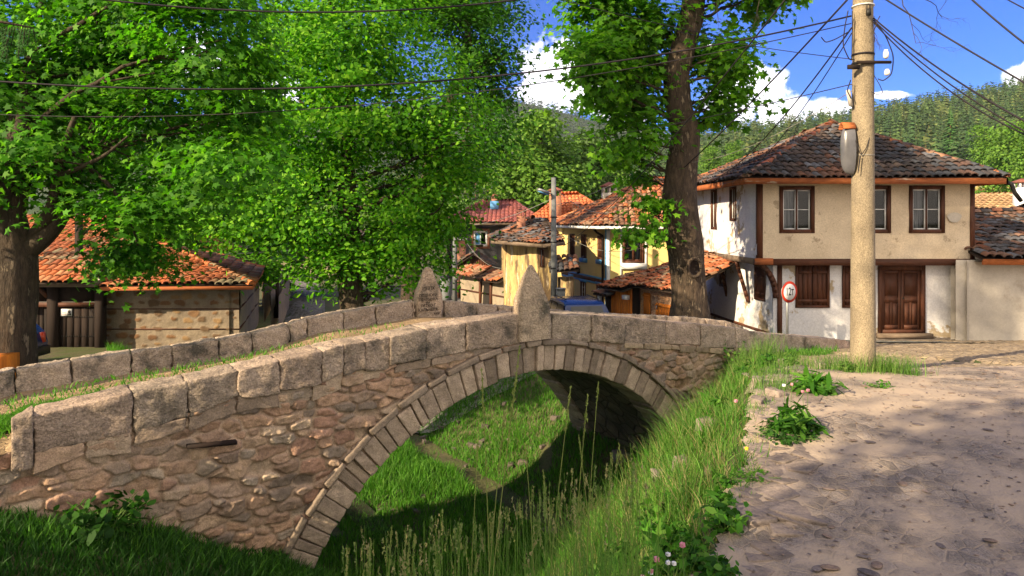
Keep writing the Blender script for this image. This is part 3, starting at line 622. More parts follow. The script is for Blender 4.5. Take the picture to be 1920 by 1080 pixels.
def ridge(parent,p,q,pal,seed=0,r=.12,l=.36,name='ridge_tiles'):
    rg=np.random.default_rng(seed); p=np.array(p,float);q=np.array(q,float); L=np.linalg.norm(q-p); n=max(2,int(L/l)); d=(q-p)/L; s=nrm(np.cross(d,Zup)); w=np.cross(s,d); mb=MB()
    for i in range(n):
        a=p+d*(i*l)+w*(.03+rg.uniform(-.01,.015)); b=a+d*l*1.15-w*.02; V=[]; 
        for c,rr in ((a,r),(b,r*.85)):
            for x in np.linspace(0,math.pi,7): V.append(c+s*math.cos(x)*rr+w*math.sin(x)*rr)
        Fc=[(j,j+1,8+j,7+j) for j in range(6)]+[(0,1,2,3,4,5,6)]
        mb.add(V,Fc,np.array(pal[rg.integers(0,len(pal))])*rg.uniform(.8,1.25))
    return mb.build(name,M['tile'],parent,True)
def hip_roof(parent,c,apex,pal,seed,cw=.22,rl=.34,jit=1.,rpal=None):
    """c: 4 eave corners (front-left, front-right, back-right, back-left); apex: 2 ridge points (left, right) or 1"""
    c=[np.array(x,float) for x in c]; a=[np.array(x,float) for x in apex]; l,r=(a[0],a[-1]); rp=rpal or pal
    two=len(a)==2
    tiles(parent,[c[0],c[1],r]+([l] if two else []),pal,cw,rl,seed,jit); tiles(parent,[c[1],c[2],r],pal,cw,rl,seed+1,jit)
    tiles(parent,[c[2],c[3],l]+([r] if two else []),pal,cw,rl,seed+2,jit); tiles(parent,[c[3],c[0],l],pal,cw,rl,seed+3,jit)
    for i,(x,y) in enumerate([(c[0],l),(c[1],r),(c[2],r),(c[3],l)]): ridge(parent,x,y,rp,seed+i)
    if two: ridge(parent,l,r,rp,seed+9)
def beamb(name,parent,Fr,a,b,z0,z1,d0,d1,m): 
    mb=MB(); mb.fbox(Fr,a,b,z0,z1,d0,d1); return mb.build(name,m if not isinstance(m,str) else M[m],parent)
def eaves(parent,c,z,m,h=.16,th=.05,soff='woodg'):
    mb=MB()
    for p,q in zip(c,c[1:]+c[:1]):
        Fr=frame((p[0],p[1],z),(q[0],q[1],z)); mb.fbox(Fr,0,flen(p,q),-h,0,-th,0)
    mb.build('eave_board',M[m],parent)
    mk('soffit',[(x[0],x[1],z-h*.55) for x in c],[(3,2,1,0)],M[soff],parent)
def px2(Fr,px,py=None):
    """u (and z) on a facade plane seen at a photo pixel"""
    o,u,n=Fr; k=(px-960)/F; Y=(o@n)/(n[0]*k+n[1]); p=np.array([k*Y,Y,0]); a=(p-np.array([o[0],o[1],0]))@u
    return a if py is None else (a,EYE-(py-HZ)*Y/F-o[2])
def rect(Fr,x0,y0,x1,y1):
    a,d=px2(Fr,x0,y0); b,_=px2(Fr,x1,y0); _,c=px2(Fr,x0,y1); return a,c,b,d
# ---------------------------------------------------------------- the timber framed house
def main_house():
    t=thing('timber_house','two storey timber framed house with jettied beige upper floor','house',(10.5,22,-2.3))
    zb=-2.35; YU=20.92; YL=21.3
    XL,XR=7.42,13.92; XLl=8.02
    # lower storey
    Fl=frame((XLl,YL,zb),(13.6,YL,zb)); zt=.42-zb
    hs=[rect(Fl,1491,489,1555,577),rect(Fl,1579,489,1640,577),rect(Fl,1646,494,1733,624)]
    wall('lower_wall',t,Fl,5.58,zt,[hs[0],hs[1],hs[2]],M['plastw'],uneven=.05,res=.35)
    for h in hs[:2]: shutters(t,Fl,*h)
    a,c,b,d=hs[2]
    mb=MB(); [mb.fbox(Fl,*x) for x in ((a,a+.11,c,d,-.1,.07),(b-.11,b,c,d,-.1,.07),(a+.11,b-.11,d-.2,d,-.1,.07),(a+.11,b-.11,c,c+.1,-.1,.1))]; fr=mb.build('door_frame',M['wood'],t)
    ia,ib,ic,id_=a+.11,b-.11,c+.1,d-.2; mid=(ia+ib)/2
    for l,r in ((ia+.01,mid-.006),(mid+.006,ib-.01)):
        mb=MB(); mb.fbox(Fl,l,r,ic+.01,id_-.01,-.07,-.03)
        w=r-l; hh=id_-ic
        for x in ((l,l+.08,ic+.01,id_-.01),(r-.08,r,ic+.01,id_-.01)): mb.fbox(Fl,*x,-.031,.0)
        for z0,z1 in ((ic+.01,ic+.14),(ic+hh*.46,ic+hh*.54),(id_-.1,id_-.01)): mb.fbox(Fl,l+.08,r-.08,z0,z1,-.031,-.002)
        mb.fbox(Fl,l+w/2-.03,l+w/2+.03,ic+.14,ic+hh*.46,-.031,-.004)
        for z0,z1,x0,x1 in ((ic+hh*.57,id_-.13,l+.11,r-.11),(ic+.17,ic+hh*.43,l+.11,l+w/2-.05),(ic+.17,ic+hh*.43,l+w/2+.05,r-.11)): mb.fbox(Fl,x0,x1,z0,z1,-.031,-.012)
        dd=mb.build('door_leaf',M['wood'],t)
    m=MB(); m.disc(FP(Fl,mid+.06,(ic+id_)/2+.05,.01),Fl[2],.025,.03,10); m.build('handle',M['black'],dd)
    beamb('door_sill',t,Fl,a-.1,b+.15,c-.14,c-.0,-.1,.22,'woodg')
    V,Q=block([FP(Fl,a-.2,c-.42,.75),FP(Fl,b+1.0,c-.42,.7),FP(Fl,b+1.0,c-.42,0),FP(Fl,a-.2,c-.42,0),FP(Fl,a-.1,c-.2,.6),FP(Fl,b+.9,c-.17,.62),FP(Fl,b+.9,c-.14,0),FP(Fl,a-.1,c-.14,0)],.06,3,7)
    mk('doorstep',V,Q,M['rock'],t,True,np.full((len(V),3),.6))
    beamb('sill_beam',t,Fl,-.05,a-.05,.12,.24,-.05,.03,'woodg')
    for px0,px1 in ((1457,1466),): 
        a0=px2(Fl,px0); a1=px2(Fl,px1); beamb('corner_post',t,Fl,max(a0,-.02),a1,0,zt,-.1,.03,'wood')
    # lower side wall
    Fs=frame((7.35,27.6,zb),(XLl,YL,zb)); Ls=flen((7.35,27.6),(XLl,YL))
    s1=rect(Fs,1401,497,1438,556) if False else None
    u1,z1=px2(Fs,1418,497); u2,_=px2(Fs,1438,497); _,zz=px2(Fs,1425,563)
    u3,z3=px2(Fs,1350,490); u4,_=px2(Fs,1358,490); _,z4=px2(Fs,1354,537)
    hs2=[(u3,z4,u4+.12,z3),(u1-.1,zz,u2-.05,z1)]
    wall('lower_side_wall',t,Fs,Ls,zt+.1,hs2,M['plastw'],uneven=.09,res=.3)
    shutters(t,Fs,*hs2[1]); window(t,Fs,*hs2[0],nx=1,nz=4,fw=.06)
    beamb('side_rail',t,Fs,0,Ls,.42,.5,-.02,.035,'wood')
    m=MB(); uu=px2(Fs,1383); m.fbox(Fs,uu,uu+.12,0,.42,-.02,.03); m.build('side_stud',M['woodd'],t)
    # upper storey
    zu=.45; Fu=frame((XL,YU,zu),(XR,YU,zu)); Hu=2.85-zu
    W3=[rect(Fu,1461,349,1527,437),rect(Fu,1600,348,1670,437),rect(Fu,1704,348,1771,437)]
    wall('upper_wall',t,Fu,XR-XL,Hu,W3,M['plast'],uneven=.04,res=.35)
    for w in W3: 
        ww=window(t,Fu,*w,nx=2,nz=2,fw=.11,sw=.035); a,c,b,d=w
        m=MB()
        for l,r in () if 1 else ((a+.15,(a+b)/2-.1),((a+b)/2+.1,b-.15)):
            if w is W3[0]: r=l+(r-l)*.5
            n=14
            V=[];
            for i in range(n+1):
                f=i/n; V+= [FP(Fu,l+(r-l)*f,c+.12,-.16+.02*math.sin(f*26)),FP(Fu,l+(r-l)*f,d-.12,-.16+.02*math.sin(f*26))]
            m.add(V,[(2*i,2*i+2,2*i+3,2*i+1) for i in range(n)])
    Fus=frame((7.28,27.6,zu),(XL,YU,zu)); Lu=flen((7.28,27.6),(XL,YU))
    hs3=[]
    for x0,x1,y0,y1 in ((1334,1344,356,430),(1369,1381,348,414)):
        a,d=px2(Fus,x0,y0); b,_=px2(Fus,x1,y0); _,c=px2(Fus,(x0+x1)/2,y1); hs3.append((a,c,b,min(d,Hu-.1)))
    wall('upper_side_wall',t,Fus,Lu,Hu,hs3,M['plastw'],uneven=.09,res=.3)
    for w in hs3: window(t,Fus,*w,nx=2,nz=3,fw=.08)
    # back and right walls
    mb=MB(); Fb=frame((XR,27.6,zb),(7.3,27.6,zb)); Fr_=frame((XR,YU,zb),(XR,27.6,zb)); Fr2=(Fr_[0]+np.array([-.0,0,0]),*Fr_[1:])
    wall('back_wall',t,Fb,XR-7.3,2.85-zb,[],M['plast']); wall('right_wall',t,Fr_,27.6-YU,2.85-zb,[],M['plast'])
    # posts, beams, brackets
    beamb('corner_post',t,Fu,-.03,.14,0,Hu,-.1,.03,'wood'); beamb('corner_post',t,Fu,XR-XL-.11,XR-XL+.03,-.05,Hu,-.1,.03,'wood')
    beamb('floor_beam',t,Fu,-.05,XR-XL+.05,-.18,.02,-.3,.04,'woodh'); beamb('beam_end',t,Fu,-.12,.42,-.15,.04,.041,.12,'fasc')
    beamb('floor_beam',t,Fus,0,Lu-.02,-.16,.02,-.25,.05,'woodg')
    mk('jetty_floor',[(XL,YU,zu-.1),(XR,YU,zu-.1),(XR,YL+.1,zu-.1),(XLl,27,zu-.1),(7.3,27,zu-.1)],[(4,3,2,1,0)],M['woodd'],t)
    def brace(p,q,bow,w=.12):
        p,q=np.array(p),np.array(q); m=MB(); pts=[p+(q-p)*f+np.array([bow*math.sin(f*math.pi),0,bow*.6*math.sin(f*math.pi)]) for f in np.linspace(0,1,8)]
        for a,b in zip(pts[:-1],pts[1:]): m.bar(a,b+(b-a)*.08,w,w)
        m.build('brace',M['wood'],t)
    brace((XL+.12,YU+.05,zu-.15),(XLl+.06,YL-.08,-.72),.10,.13)
    brace((XL-.02,22.9,zu-.15),(7.80,22.9,-1.05),-.0,.10); brace((XL-.05,24.7,zu-.15),(7.66,24.7,-1.05),-.0,.10)
    # roof
    z=2.86; c=[(6.77,20.15,z),(14.42,20.15,z),(14.42,28.3,z),(6.5,28.3,z)]
    eaves(t,c,z,'fasc',h=.17)
    ap=(11.25,24.4,5.02)
    hip_roof(t,c,[ap],PAL_DK,11,cw=.225,rl=.33,jit=1.3,rpal=PAL_MX)
    # gutter stub at the right corner
    m=MB(); m.tube([(14.45,20.3,2.72),(14.62,20.3,2.70),(14.75,20.35,2.45),(14.98,20.4,2.2)],.06,8); m.build('downpipe',M['black'],t,True)
    mk('plaster_patch',[FP(Fu,px2(Fu,1788)+.21*math.cos(q)*(1+.12*math.sin(3*q)),1.27+.15*math.sin(q),.045+.0*q) for q in np.linspace(0,2*math.pi,25)[:-1]],[tuple(range(24))],M['gardw'],t); 
    return t
main_house()
def garden_house():
    t=thing('garden_house','low rendered annex with sagging dark tile roof right of the timber house','house',(16,21,-2.3))
    zb=-2.3; Fr=frame((13.28,20.75,zb),(19.5,20.2,zb)); wall('wall',t,Fr,6.25,2.75,[],M['gardw'],uneven=.06,res=.4)
    Fl=frame((13.62,21.35,zb),(13.28,20.75,zb)); wall('wall_return',t,Fl,flen((13.62,21.35),(13.28,20.75)),2.72,[],M['gardw'])
    z=.50; p=[(13.75,20.25,z),(20,19.6,z),(20,24,2.1),(13.75,24.2,1.78)]
    tiles(t,p,PAL_DK,seed=31,jit=1.6,cw=.23); ridge(t,p[3],p[2],PAL_DK,4)
    tiles(t,[(20,28,z),(13.75,28,z),p[3],p[2]],PAL_DK,seed=32)
    Fe=frame((13.75,20.25,z),(20,19.6,z)); beamb('eave_board',t,Fe,0,6.28,-.17,0,-.05,.0,'fasc')
    m=MB(); m.fbox(Fe,0,6.28,-.1,-.09,-1,-.05); m.build('soffit',M['woodg'],t)
    m=MB()
    for i in range(9): pass
    Fb=frame((19.5,27.5,zb),(14,27.5,zb)); wall('back_wall',t,Fb,5.5,2.7,[],M['gardw'])
    # loose tile course lying on the roof
    return t
garden_house()
def chimney(parent,x,y,z0,z1,w,m,cap='tile',col=(1,1,1)):
    mb=MB(); mb.box(x-w/2,x+w/2,y-w/2,y+w/2,z0,z1,col); c=mb.build('chimney',M[m],parent)
    h=w*.45; mb=MB()
    for sx in (-1,0,1):
        for sy in (-1,1): mb.box(x+sx*w*.42-w*.07,x+sx*w*.42+w*.07,y+sy*w*.4-w*.07,y+sy*w*.4+w*.07,z1,z1+h,col)
    mb.build('chimney_vents',M[m],c)
    mb=MB(); mb.box(x-w*.62,x+w*.62,y-w*.62,y+w*.62,z1+h,z1+h+.06,(.2,.08,.06)); V=[(x-w*.6,y-w*.6,z1+h+.06),(x+w*.6,y-w*.6,z1+h+.06),(x+w*.6,y+w*.6,z1+h+.06),(x-w*.6,y+w*.6,z1+h+.06),(x,y,z1+h+.06+w*.3)]
    mb.add(V,[(0,1,4),(1,2,4),(2,3,4),(3,0,4)],(.32,.12,.08)); mb.build('chimney_cap',M['tile'],c)
    return c
def yellow_house():
    t=thing('yellow_house','bright yellow two storey house with blue window trim and brown band','house',(8,36,-3))
    zb=-3.3; A=(2.85,39.5,zb); C=(4.52,33.0,zb); D=(12.5,32.2,zb); HT=1.32-zb
    Fl=frame(A,C); Ll=flen(A,C); ups=[]; los=[]
    for x0,x1,y0,y1 in ((1069,1078,438,482),(1090,1100,439,483),(1121,1131,442,486)):
        a,d=px2(Fl,x0,y0); b,_=px2(Fl,x1,y0); _,c=px2(Fl,x0,y1); ups.append((a,c,b,min(d,HT-.1)))
    for x0,x1,y0,y1 in ((1068,1076,517,558),(1089,1099,527,567),(1119,1130,532,578)):
        a,d=px2(Fl,x0,y0); b,_=px2(Fl,x1,y0); _,c=px2(Fl,x0,y1); los.append((a,max(c,.05),b,d))
    wall('side_wall',t,Fl,Ll,HT,ups+los,M['plasty'])
    for w in ups: window(t,Fl,*w,nx=2,nz=2,fw=.10,sm='wood'); beamb('window_sill',t,Fl,w[0]-.1,w[2]+.1,w[1]-.22,w[1]-.003,0,.09,'blue')
    for w in los: window(t,Fl,*w,nx=2,nz=4,fw=.06,sm='white'); beamb('window_hood',t,Fl,w[0]-.08,w[2]+.08,w[3]+.003,w[3]+.12,0,.06,'blue')
    _,zbn=px2(Fl,1054,507); beamb('band',t,Fl,0,Ll,zbn-.2,zbn-.02,0,.05,'wood'); beamb('band_trim',t,Fl,0,Ll,zbn-.017,zbn+.06,0,.06,'blue'); beamb('band_trim',t,Fl,0,Ll,zbn-.30,zbn-.203,0,.04,'blue')
    Fr=frame(C,D); Lr=flen(C,D); w=rect(Fr,1168,438,1208,493); w2=(w[0]+2.6,w[1],w[2]+2.6,w[3]); w=(w[0],w[1],w[2],min(w[3],HT-.2)); w2=(w2[0],w2[1],w2[2],w[3])
    wall('front_wall',t,Fr,Lr,HT,[w,w2],M['plasty'])
    for q in (w,w2):
        ww=window(t,Fr,*q,nx=2,nz=2,fw=.11,sm='wood',sw=.05,pane='glassc'); beamb('window_sill',t,Fr,q[0]-.1,q[2]+.1,q[1]-.28,q[1]-.003,0,.14,'white'); beamb('window_trim',t,Fr,q[0]-.13,q[0]-.03,q[1]-.9,HT-.08,0,.035,'white'); beamb('window_trim',t,Fr,q[2]+.03,q[2]+.13,q[1]-.9,HT-.08,0,.035,'white')
    beamb('corner_trim',t,Fr,-.02,.14,0,HT,0,.04,'white'); beamb('corner_trim',t,Fl,Ll-.16,Ll+.03,0,HT,0,.04,'blue')
    beamb('band',t,Fr,.15,Lr,zbn-.75,zbn-.55,0,.05,'wood'); beamb('band_trim',t,Fr,.15,Lr,zbn-.547,zbn-.45,0,.06,'blue')
    wall('back_wall',t,frame((12.5,40.,zb),A),9.66,HT,[],M['plasty'])
    m=MB(); m.tube([FP(Fl,Ll-.75,HT-.02,.45),FP(Fl,Ll-.55,HT-.25,.3),FP(Fl,Ll-.3,HT-.42,.10),FP(Fl,Ll-.3,HT-.6,.10),FP(Fl,Ll-.3,.1,.10)],.06,8); m.build('downpipe',M['woodd'],t,True)
    m=MB(); p=FP(Fl,px2(Fl,1087),HT*.57,.0); m.box(p[0]-.16,p[0]+.0,p[1]-.1,p[1]+.1,p[2]-.5,p[2]-.1); m.tube([p+[0,0,.05],p+[-.3,0,.15]],.02,6); m.build('wall_box',M['woodd'],t)
    m=MB(); q=p+np.array([-.32,0,-.12]); m.tube([q,q+[0,0,.22],q+[0,0,.3]],[.07,.11,.02],6); m.build('wall_lantern',M['woodd'],t)
    z=1.38; c=[(3.75,32.2,z),(13.2,31.3,z),(13.2,40.6,z),(1.95,40.3,z)]
    eaves(t,c,z,'white',h=.13); hip_roof(t,c,[(7.2,36.2,3.75),(10.5,36,3.95)],PAL_MX,51,cw=.25,rl=.36,jit=1.6,rpal=PAL_OR)
    x,y,zz=W(1142,362,38); chimney(t,x,y,2.2,EYE+(HZ-362)*38/F,.75,'gardw')
yellow_house()
def old_house():
    t=thing('old_yellow_house','old house with peeling yellow walls, dappled shade painted in, and sagging dark roof','house',(1,33,-3))
    zb=-3.2; A=(-.5,33.6,zb); C=(-.32+1.6,31.4,zb); D=(2.8,36.6,zb)
    A=(W(946,0,33)[0],33.,zb); C=(W(1008,0,31.2)[0],31.2,zb); HT=.62-zb
    wall('left_wall',t,frame((-.55,36.5,zb),A),flen((-.55,36.5),A),HT,[],M['plasto'],uneven=.1,res=.4)
    wall('front_wall',t,frame(A,C),flen(A,C),HT,[],M['plasto'],uneven=.14,res=.25)
    E=(1.95,31.4,zb); Fe=frame(C,E); L=flen(C,E)
    hs=[rect(Fe,1012,466,1019,500)]
    wall('right_wall',t,Fe,L,HT,hs,M['plasto'],uneven=.1,res=.3); window(t,Fe,*hs[0],nx=1,nz=3,fw=.05)
    wall('end_wall',t,frame(E,(2.0,36.,zb)),4.6,HT,[],M['plasto'])
    z=.62; c=[(-.95,31.9,z+.15),(1.35,30.3,z),(2.35,31.0,z+.1),(2.3,36.6,z+.2),(-1.1,37,z+.2)]
    a=(.9,34.4,1.65); b=(1.7,34.4,1.75)
    for i,(p,q) in enumerate([(0,1),(1,2),(4,0)]): tiles(t,[c[p],c[q],a] if i!=1 else [c[1],c[2],b,a],PAL_DK+PAL_MX[:3],seed=70+i,jit=2.6,cw=.2,rl=.3)
    tiles(t,[c[3],c[4],a,b],PAL_DK,seed=75)
    m=MB(); 
    for p,q in ((0,1),(1,2),(4,0)): m.bar(np.array(c[p])-[0,0,.1],np.array(c[q])-[0,0,.1],.06,.16)
    m.build('eave_board',M['woodg'],t)
    x,y,_=W(977,0,33.4); 
    ch=chimney(t,x,y,.9,EYE+(HZ-405)*33.4/F,.42,'brick')
    # small lean-to roof and door at its right side
    m=MB(); m.box(2.05,2.75,31.0,31.35,zb,-.9); m.build('porch_wall',M['plasto'],t)
    tiles(t,[(1.65,30.5,-.62),(2.95,30.5,-.55),(2.95,31.5,-.1),(1.65,31.5,-.15)],PAL_DK,seed=79,jit=2)
    m=MB(); m.box(1.95,2.03,30.9,30.99,zb,-.65); m.build('porch_post',M['woodd'],t)
old_house()
def orange_roof_house():
    t=thing('orange_roof_house','house with bright orange tile roof and brick chimneys behind the street','house',(4,47,-3.3))
    zb=-3.4; c=[(.7,43.5,1.35),(7.2,43.5,1.5),(7.2,51,1.5),(.7,51,1.35)]
    for p,q in ((0,1),(3,0),(1,2),(2,3)): 
        a=(c[p][0]+(.5 if p in(0,3) else -.5),c[p][1]+(.5 if p in (0,1) else -.5),zb); b=(c[q][0]+(.5 if q in(0,3) else -.5),c[q][1]+(.5 if q in (0,1) else -.5),zb)
        wall('wall',t,frame(a,b),flen(a,b),4.7,[],M['plasty'])
    hip_roof(t,c,[(3.4,47,3.35),(4.6,47,3.35)],[(.55,.17,.07),(.62,.21,.09),(.50,.15,.07)],91,cw=.24,rl=.4,jit=.4); 
    x,y,_=W(1041,0,44.6); chimney(t,x,y,1.2,EYE+(HZ-368)*44.6/F,.75,'brick',col=(1.3,1.3,1.2)); x,y,_=W(1081,0,44.4); chimney(t,x,y,1.5,EYE+(HZ-390)*44.4/F,.5,'brick',col=(.3,.3,.3))
orange_roof_house()
def grey_house():
    t=thing('grey_house','dark grey rendered house with purple red roof and one blue curtained window','house',(-1.5,53,-3.4))
    Yf=49.; zb=-3.6; A=(W(846,0,Yf)[0],Yf,zb); C=(W(1010,0,Yf)[0],Yf,zb); Fr=frame(A,C); L=flen(A,C); HT=EYE-(418-HZ)*Yf/F-zb
    w=rect(Fr,888,433,914,462); wall('front_wall',t,Fr,L,HT,[w],M['plastg'],uneven=.08,res=.5); ww=window(t,Fr,*w,nx=2,nz=1,fw=.1,fm='white',sm='white')
    m=MB(); a,c_,b,d=w; [m.fbox(Fr,*x) for x in ((a-.16,a-.003,c_-.16,d+.16,0,.05),(b+.003,b+.16,c_-.16,d+.16,0,.05),(a,b,d+.003,d+.16,0,.05),(a,b,c_-.16,c_-.003,0,.05))]; m.build('window_surround',M['brick'],t)
    m=MB(); m.fbox(Fr,a+.12,a+(b-a)*.55,c_+.1,d-.1,-.058,-.05); m.build('curtain',M['blue'],ww)
    m=MB(); m.fbox(Fr,a+.15,b-.3,c_+.0,c_+.12,.06,.28); bx=m.build('flower_box',M['woodd'],ww)
    wall('side_wall',t,frame((A[0]-.0,57,zb),A),8,HT,[],M['plastg']); wall('side_wall',t,frame(C,(C[0],57,zb)),8,HT,[],M['plastg']); wall('back_wall',t,frame((C[0],57,zb),(A[0],57,zb)),L,HT,[],M['plastg'])
    z=zb+HT; cc=[(A[0]-.7,48.2,z),(C[0]+.5,48.2,z),(C[0]+.5,57.8,z),(A[0]-.7,57.8,z)]
    eaves(t,cc,z,'woodg'); hip_roof(t,cc,[(W(905,0,53)[0],53,EYE+(HZ-378)*53/F),(W(965,0,53)[0],53,EYE+(HZ-378)*53/F)],PAL_PU,101,cw=.3,rl=.36,jit=.3)
    x,y,_=W(927,0,51); ch=chimney(t,x,y,z+.6,EYE+(HZ-373)*51/F,.42,'brick'); m=MB(); m.box(x-.3,x+.3,y-.35,y+.3,z+1.0,z+1.6); m.build('chimney_flashing',M['blue'],ch)
    m=MB(); Fd=frame((W(836,0,Yf)[0],Yf+.02,zb),A); 
    m.box(W(838,0,Yf)[0],A[0]-.02,Yf+.02,Yf+3,zb,z-.1); m.build('timber_bay',M['woodd'],t)
grey_house()
def brick_stub():
    t=thing('brick_pillar','red brick pillar beside the grey house and utility pole','pillar',(*W(862,0,44)[:2],-3.3)); x,y,_=W(862,0,44)
    m=MB(); m.box(x-.38,x+.38,y-.3,y+.3,-3.4,EYE-(451-HZ)*44/F); m.build('shaft',M['brick'],t); m=MB(); m.box(x-.45,x+.45,y-.36,y+.36,EYE-(451-HZ)*44/F,EYE-(447-HZ)*44/F); m.build('cap_stone',M['gardw'],t)
brick_stub()
def small_sheds():
    # brown gabled shed
    t=thing('wooden_shed','small dark weathered wooden shed with gabled tile roof','shed',(*W(884,0,42)[:2],-3.2)); Y0=42.; x0,x1=W(858,0,Y0)[0],W(918,0,Y0)[0]; ze=EYE-(497-HZ)*Y0/F; zr=EYE-(478-HZ)*Y0/F; zb=-3.2
    m=MB(); n=14
    for i in range(n): a=x0+(x1-x0)*i/n; b=x0+(x1-x0)*(i+1)/n-.01; f=lambda x: ze+(zr-ze)*(1-abs((x-(x0+x1)/2)/((x1-x0)/2))); m.add([(a,Y0,zb),(b,Y0,zb),(b,Y0,f(b)),(a,Y0,f(a)),(a,Y0+.05,zb),(b,Y0+.05,zb),(b,Y0+.05,f(b)),(a,Y0+.05,f(a))],[(0,1,2,3),(7,6,5,4),(0,4,5,1),(3,2,6,7),(0,3,7,4),(1,5,6,2)])
    m.build('board_wall',M['wood'],t); m=MB(); m.box(x0+.03,x1-.03,Y0+.06,Y0+2.5,zb,ze); m.build('shed_body',M['woodd'],t)
    xm=(x0+x1)/2; tiles(t,[(x0-.25,Y0+2.6,ze-.12),(x0-.25,Y0-.3,ze-.12),(xm,Y0-.3,zr+.1),(xm,Y0+2.6,zr+.1)],PAL_DK,seed=121,jit=2); tiles(t,[(x1+.25,Y0-.3,ze-.12),(x1+.25,Y0+2.6,ze-.12),(xm,Y0+2.6,zr+.1),(xm,Y0-.3,zr+.1)],PAL_DK,seed=122,jit=2)
    # stone yard wall with tiled coping
    t=thing('yard_wall','low dappled stone yard wall with crooked tiled coping beside old house','wall',(*W(905,0,36)[:2],-3.)); zb=-3.1
    A=(W(864,0,38)[0],38.,zb); C=(W(948,0,34)[0],34.,zb); Fr=frame(A,C); L=flen(A,C); h1=EYE-(516-HZ)*36/F-zb
    wall('stone_face',t,Fr,L,h1,[],M['sten'],uneven=.1,res=.3)
    m=MB()
    for px in (902,922): u=px2(Fr,px); m.fbox(Fr,u-.07,u+.07,0,h1+.1,0,.1)
    m.fbox(Fr,0,L,h1*.5,h1*.5+.07,0,.04); m.build('timber_posts',M['wood'],t)
    p,q=FP(Fr,-.2,h1-.12,.5),FP(Fr,L*.55,h1-.02,.5); tiles(t,[p,q,FP(Fr,L*.55,h1+.42,-.35),FP(Fr,-.2,h1+.32,-.35)],PAL_MX,seed=131,jit=2.6)
    p,q=FP(Fr,L*.5,h1-.22,.5),FP(Fr,L+.1,h1-.16,.5); tiles(t,[p,q,FP(Fr,L+.1,h1+.2,-.35),FP(Fr,L*.5,h1+.2,-.35)],PAL_MX,seed=132,jit=2.6)
small_sheds()
def orange_shed():
    t=thing('orange_shed','low shed with pale brick walls, orange plank doors and weathered tile roof','shed',(5.5,25,-2.7)); zb=-2.75
    A=(W(1180,0,26.)[0],26.,zb); C=(W(1292,0,22.8)[0],22.8,zb); Fr=frame(A,C); L=flen(A,C); HT=-.60-zb
    hs=[rect(Fr,1194,540,1201,563)]; wall('wall',t,Fr,L,HT,[],M['brickw'],uneven=.03,res=.3)
    def planks(x0,y0,x1,y1,name,n):
        a,d=px2(Fr,x0,y0); b,_=px2(Fr,x1,y0); _,c=px2(Fr,x1,y1); m=MB(); w=(b-a)/n; c=max(c,0); d=min(d,HT-.05)
        for i in range(n): m.fbox(Fr,a+w*i+.004,a+w*(i+1)-.004,c,d,.03,.06+.008*random.random())
        m.fbox(Fr,a,b,d-.12,d-.05,.071,.1); return m.build(name,M['woodo'],t)
    planks(1209,548,1221,600,'plank_door',3); d=planks(1232,567,1268,602,'plank_door',7)
    a,c=px2(Fr,1236,580); m=MB(); m.fbox(Fr,a,a+.03,c,c+.15,.101,.14); m.build('handle',M['metal'],d)
    m=MB(); h=hs[0]; m.fbox(Fr,h[0],h[2],h[1],h[3],0,.04); v=m.build('vent_frame',M['wood'],t); m=MB(); m.fbox(Fr,h[0]+.04,h[2]-.04,h[1]+.05,h[3]-.05,.041,.05); m.build('vent_opening',M['dark'],v)
    beamb('eave_beam',t,Fr,0,L,HT-.16,HT-.02,.061,.14,'wood')
    p=[FP(Fr,-.5,HT-.12,.45),FP(Fr,L+.15,HT-.12,.45),FP(Fr,L+.15,HT+.95,-2.2),FP(Fr,.9,HT+.95,-2.2)]
    tiles(t,p,PAL_MX+PAL_OR,seed=141,jit=2.4,cw=.17,rl=.26); tiles(t,[FP(Fr,L+.15,HT-.1,-4.6),FP(Fr,.6,HT-.1,-4.6),p[3],p[2]],PAL_MX,seed=142)
    wall('wall',t,frame(FP(Fr,0,0,-4),FP(Fr,0,0,0)),4,HT,[],M['brickw'])
    # plank bay with its own little roofs on the left
    A2=(W(1146,0,26.4)[0],26.4,zb); C2=(W(1184,0,25.2)[0],25.2,zb); F2=frame(A2,C2); L2=flen(A2,C2); m=MB(); n=9
    for i in range(n): m.fbox(F2,L2*i/n+.004,L2*(i+1)/n-.004,0,HT-.1,-.04,.01*random.random())
    m.build('plank_bay',M['woodo'],t); m=MB(); m.fbox(F2,.0,L2,0,HT-.12,-1.5,-.05); m.build('bay_body',M['woodd'],t)
    tiles(t,[FP(F2,-.25,HT-.3,.45),FP(F2,L2+.1,HT-.3,.45),FP(F2,L2+.1,HT+.1,-.9),FP(F2,-.25,HT+.1,-.9)],PAL_OR,seed=151,jit=2,cw=.18,rl=.28)
    tiles(t,[FP(F2,-.75,HT-.6,.35),FP(F2,.25,HT-.6,.35),FP(F2,.25,HT-.35,-.5),FP(F2,-.75,HT-.35,-.5)],PAL_DK,seed=152,jit=2,cw=.18,rl=.28)
    m=MB(); a,c=px2(F2,1178,556); m.fbox(F2,a-.12,a+.12,c-.1,c+.06,.02,.2); m.build('meter_box',M['white'],t)
    m=MB(); m.fbox(F2,-.55,-.02,0,HT-.62,-.6,-.1); m.build('porch_body',M['woodd'],t); m=MB(); m.fbox(F2,-.62,-.5,0,HT-.62,.1,.22); m.build('porch_post',M['white'],t)
orange_shed()
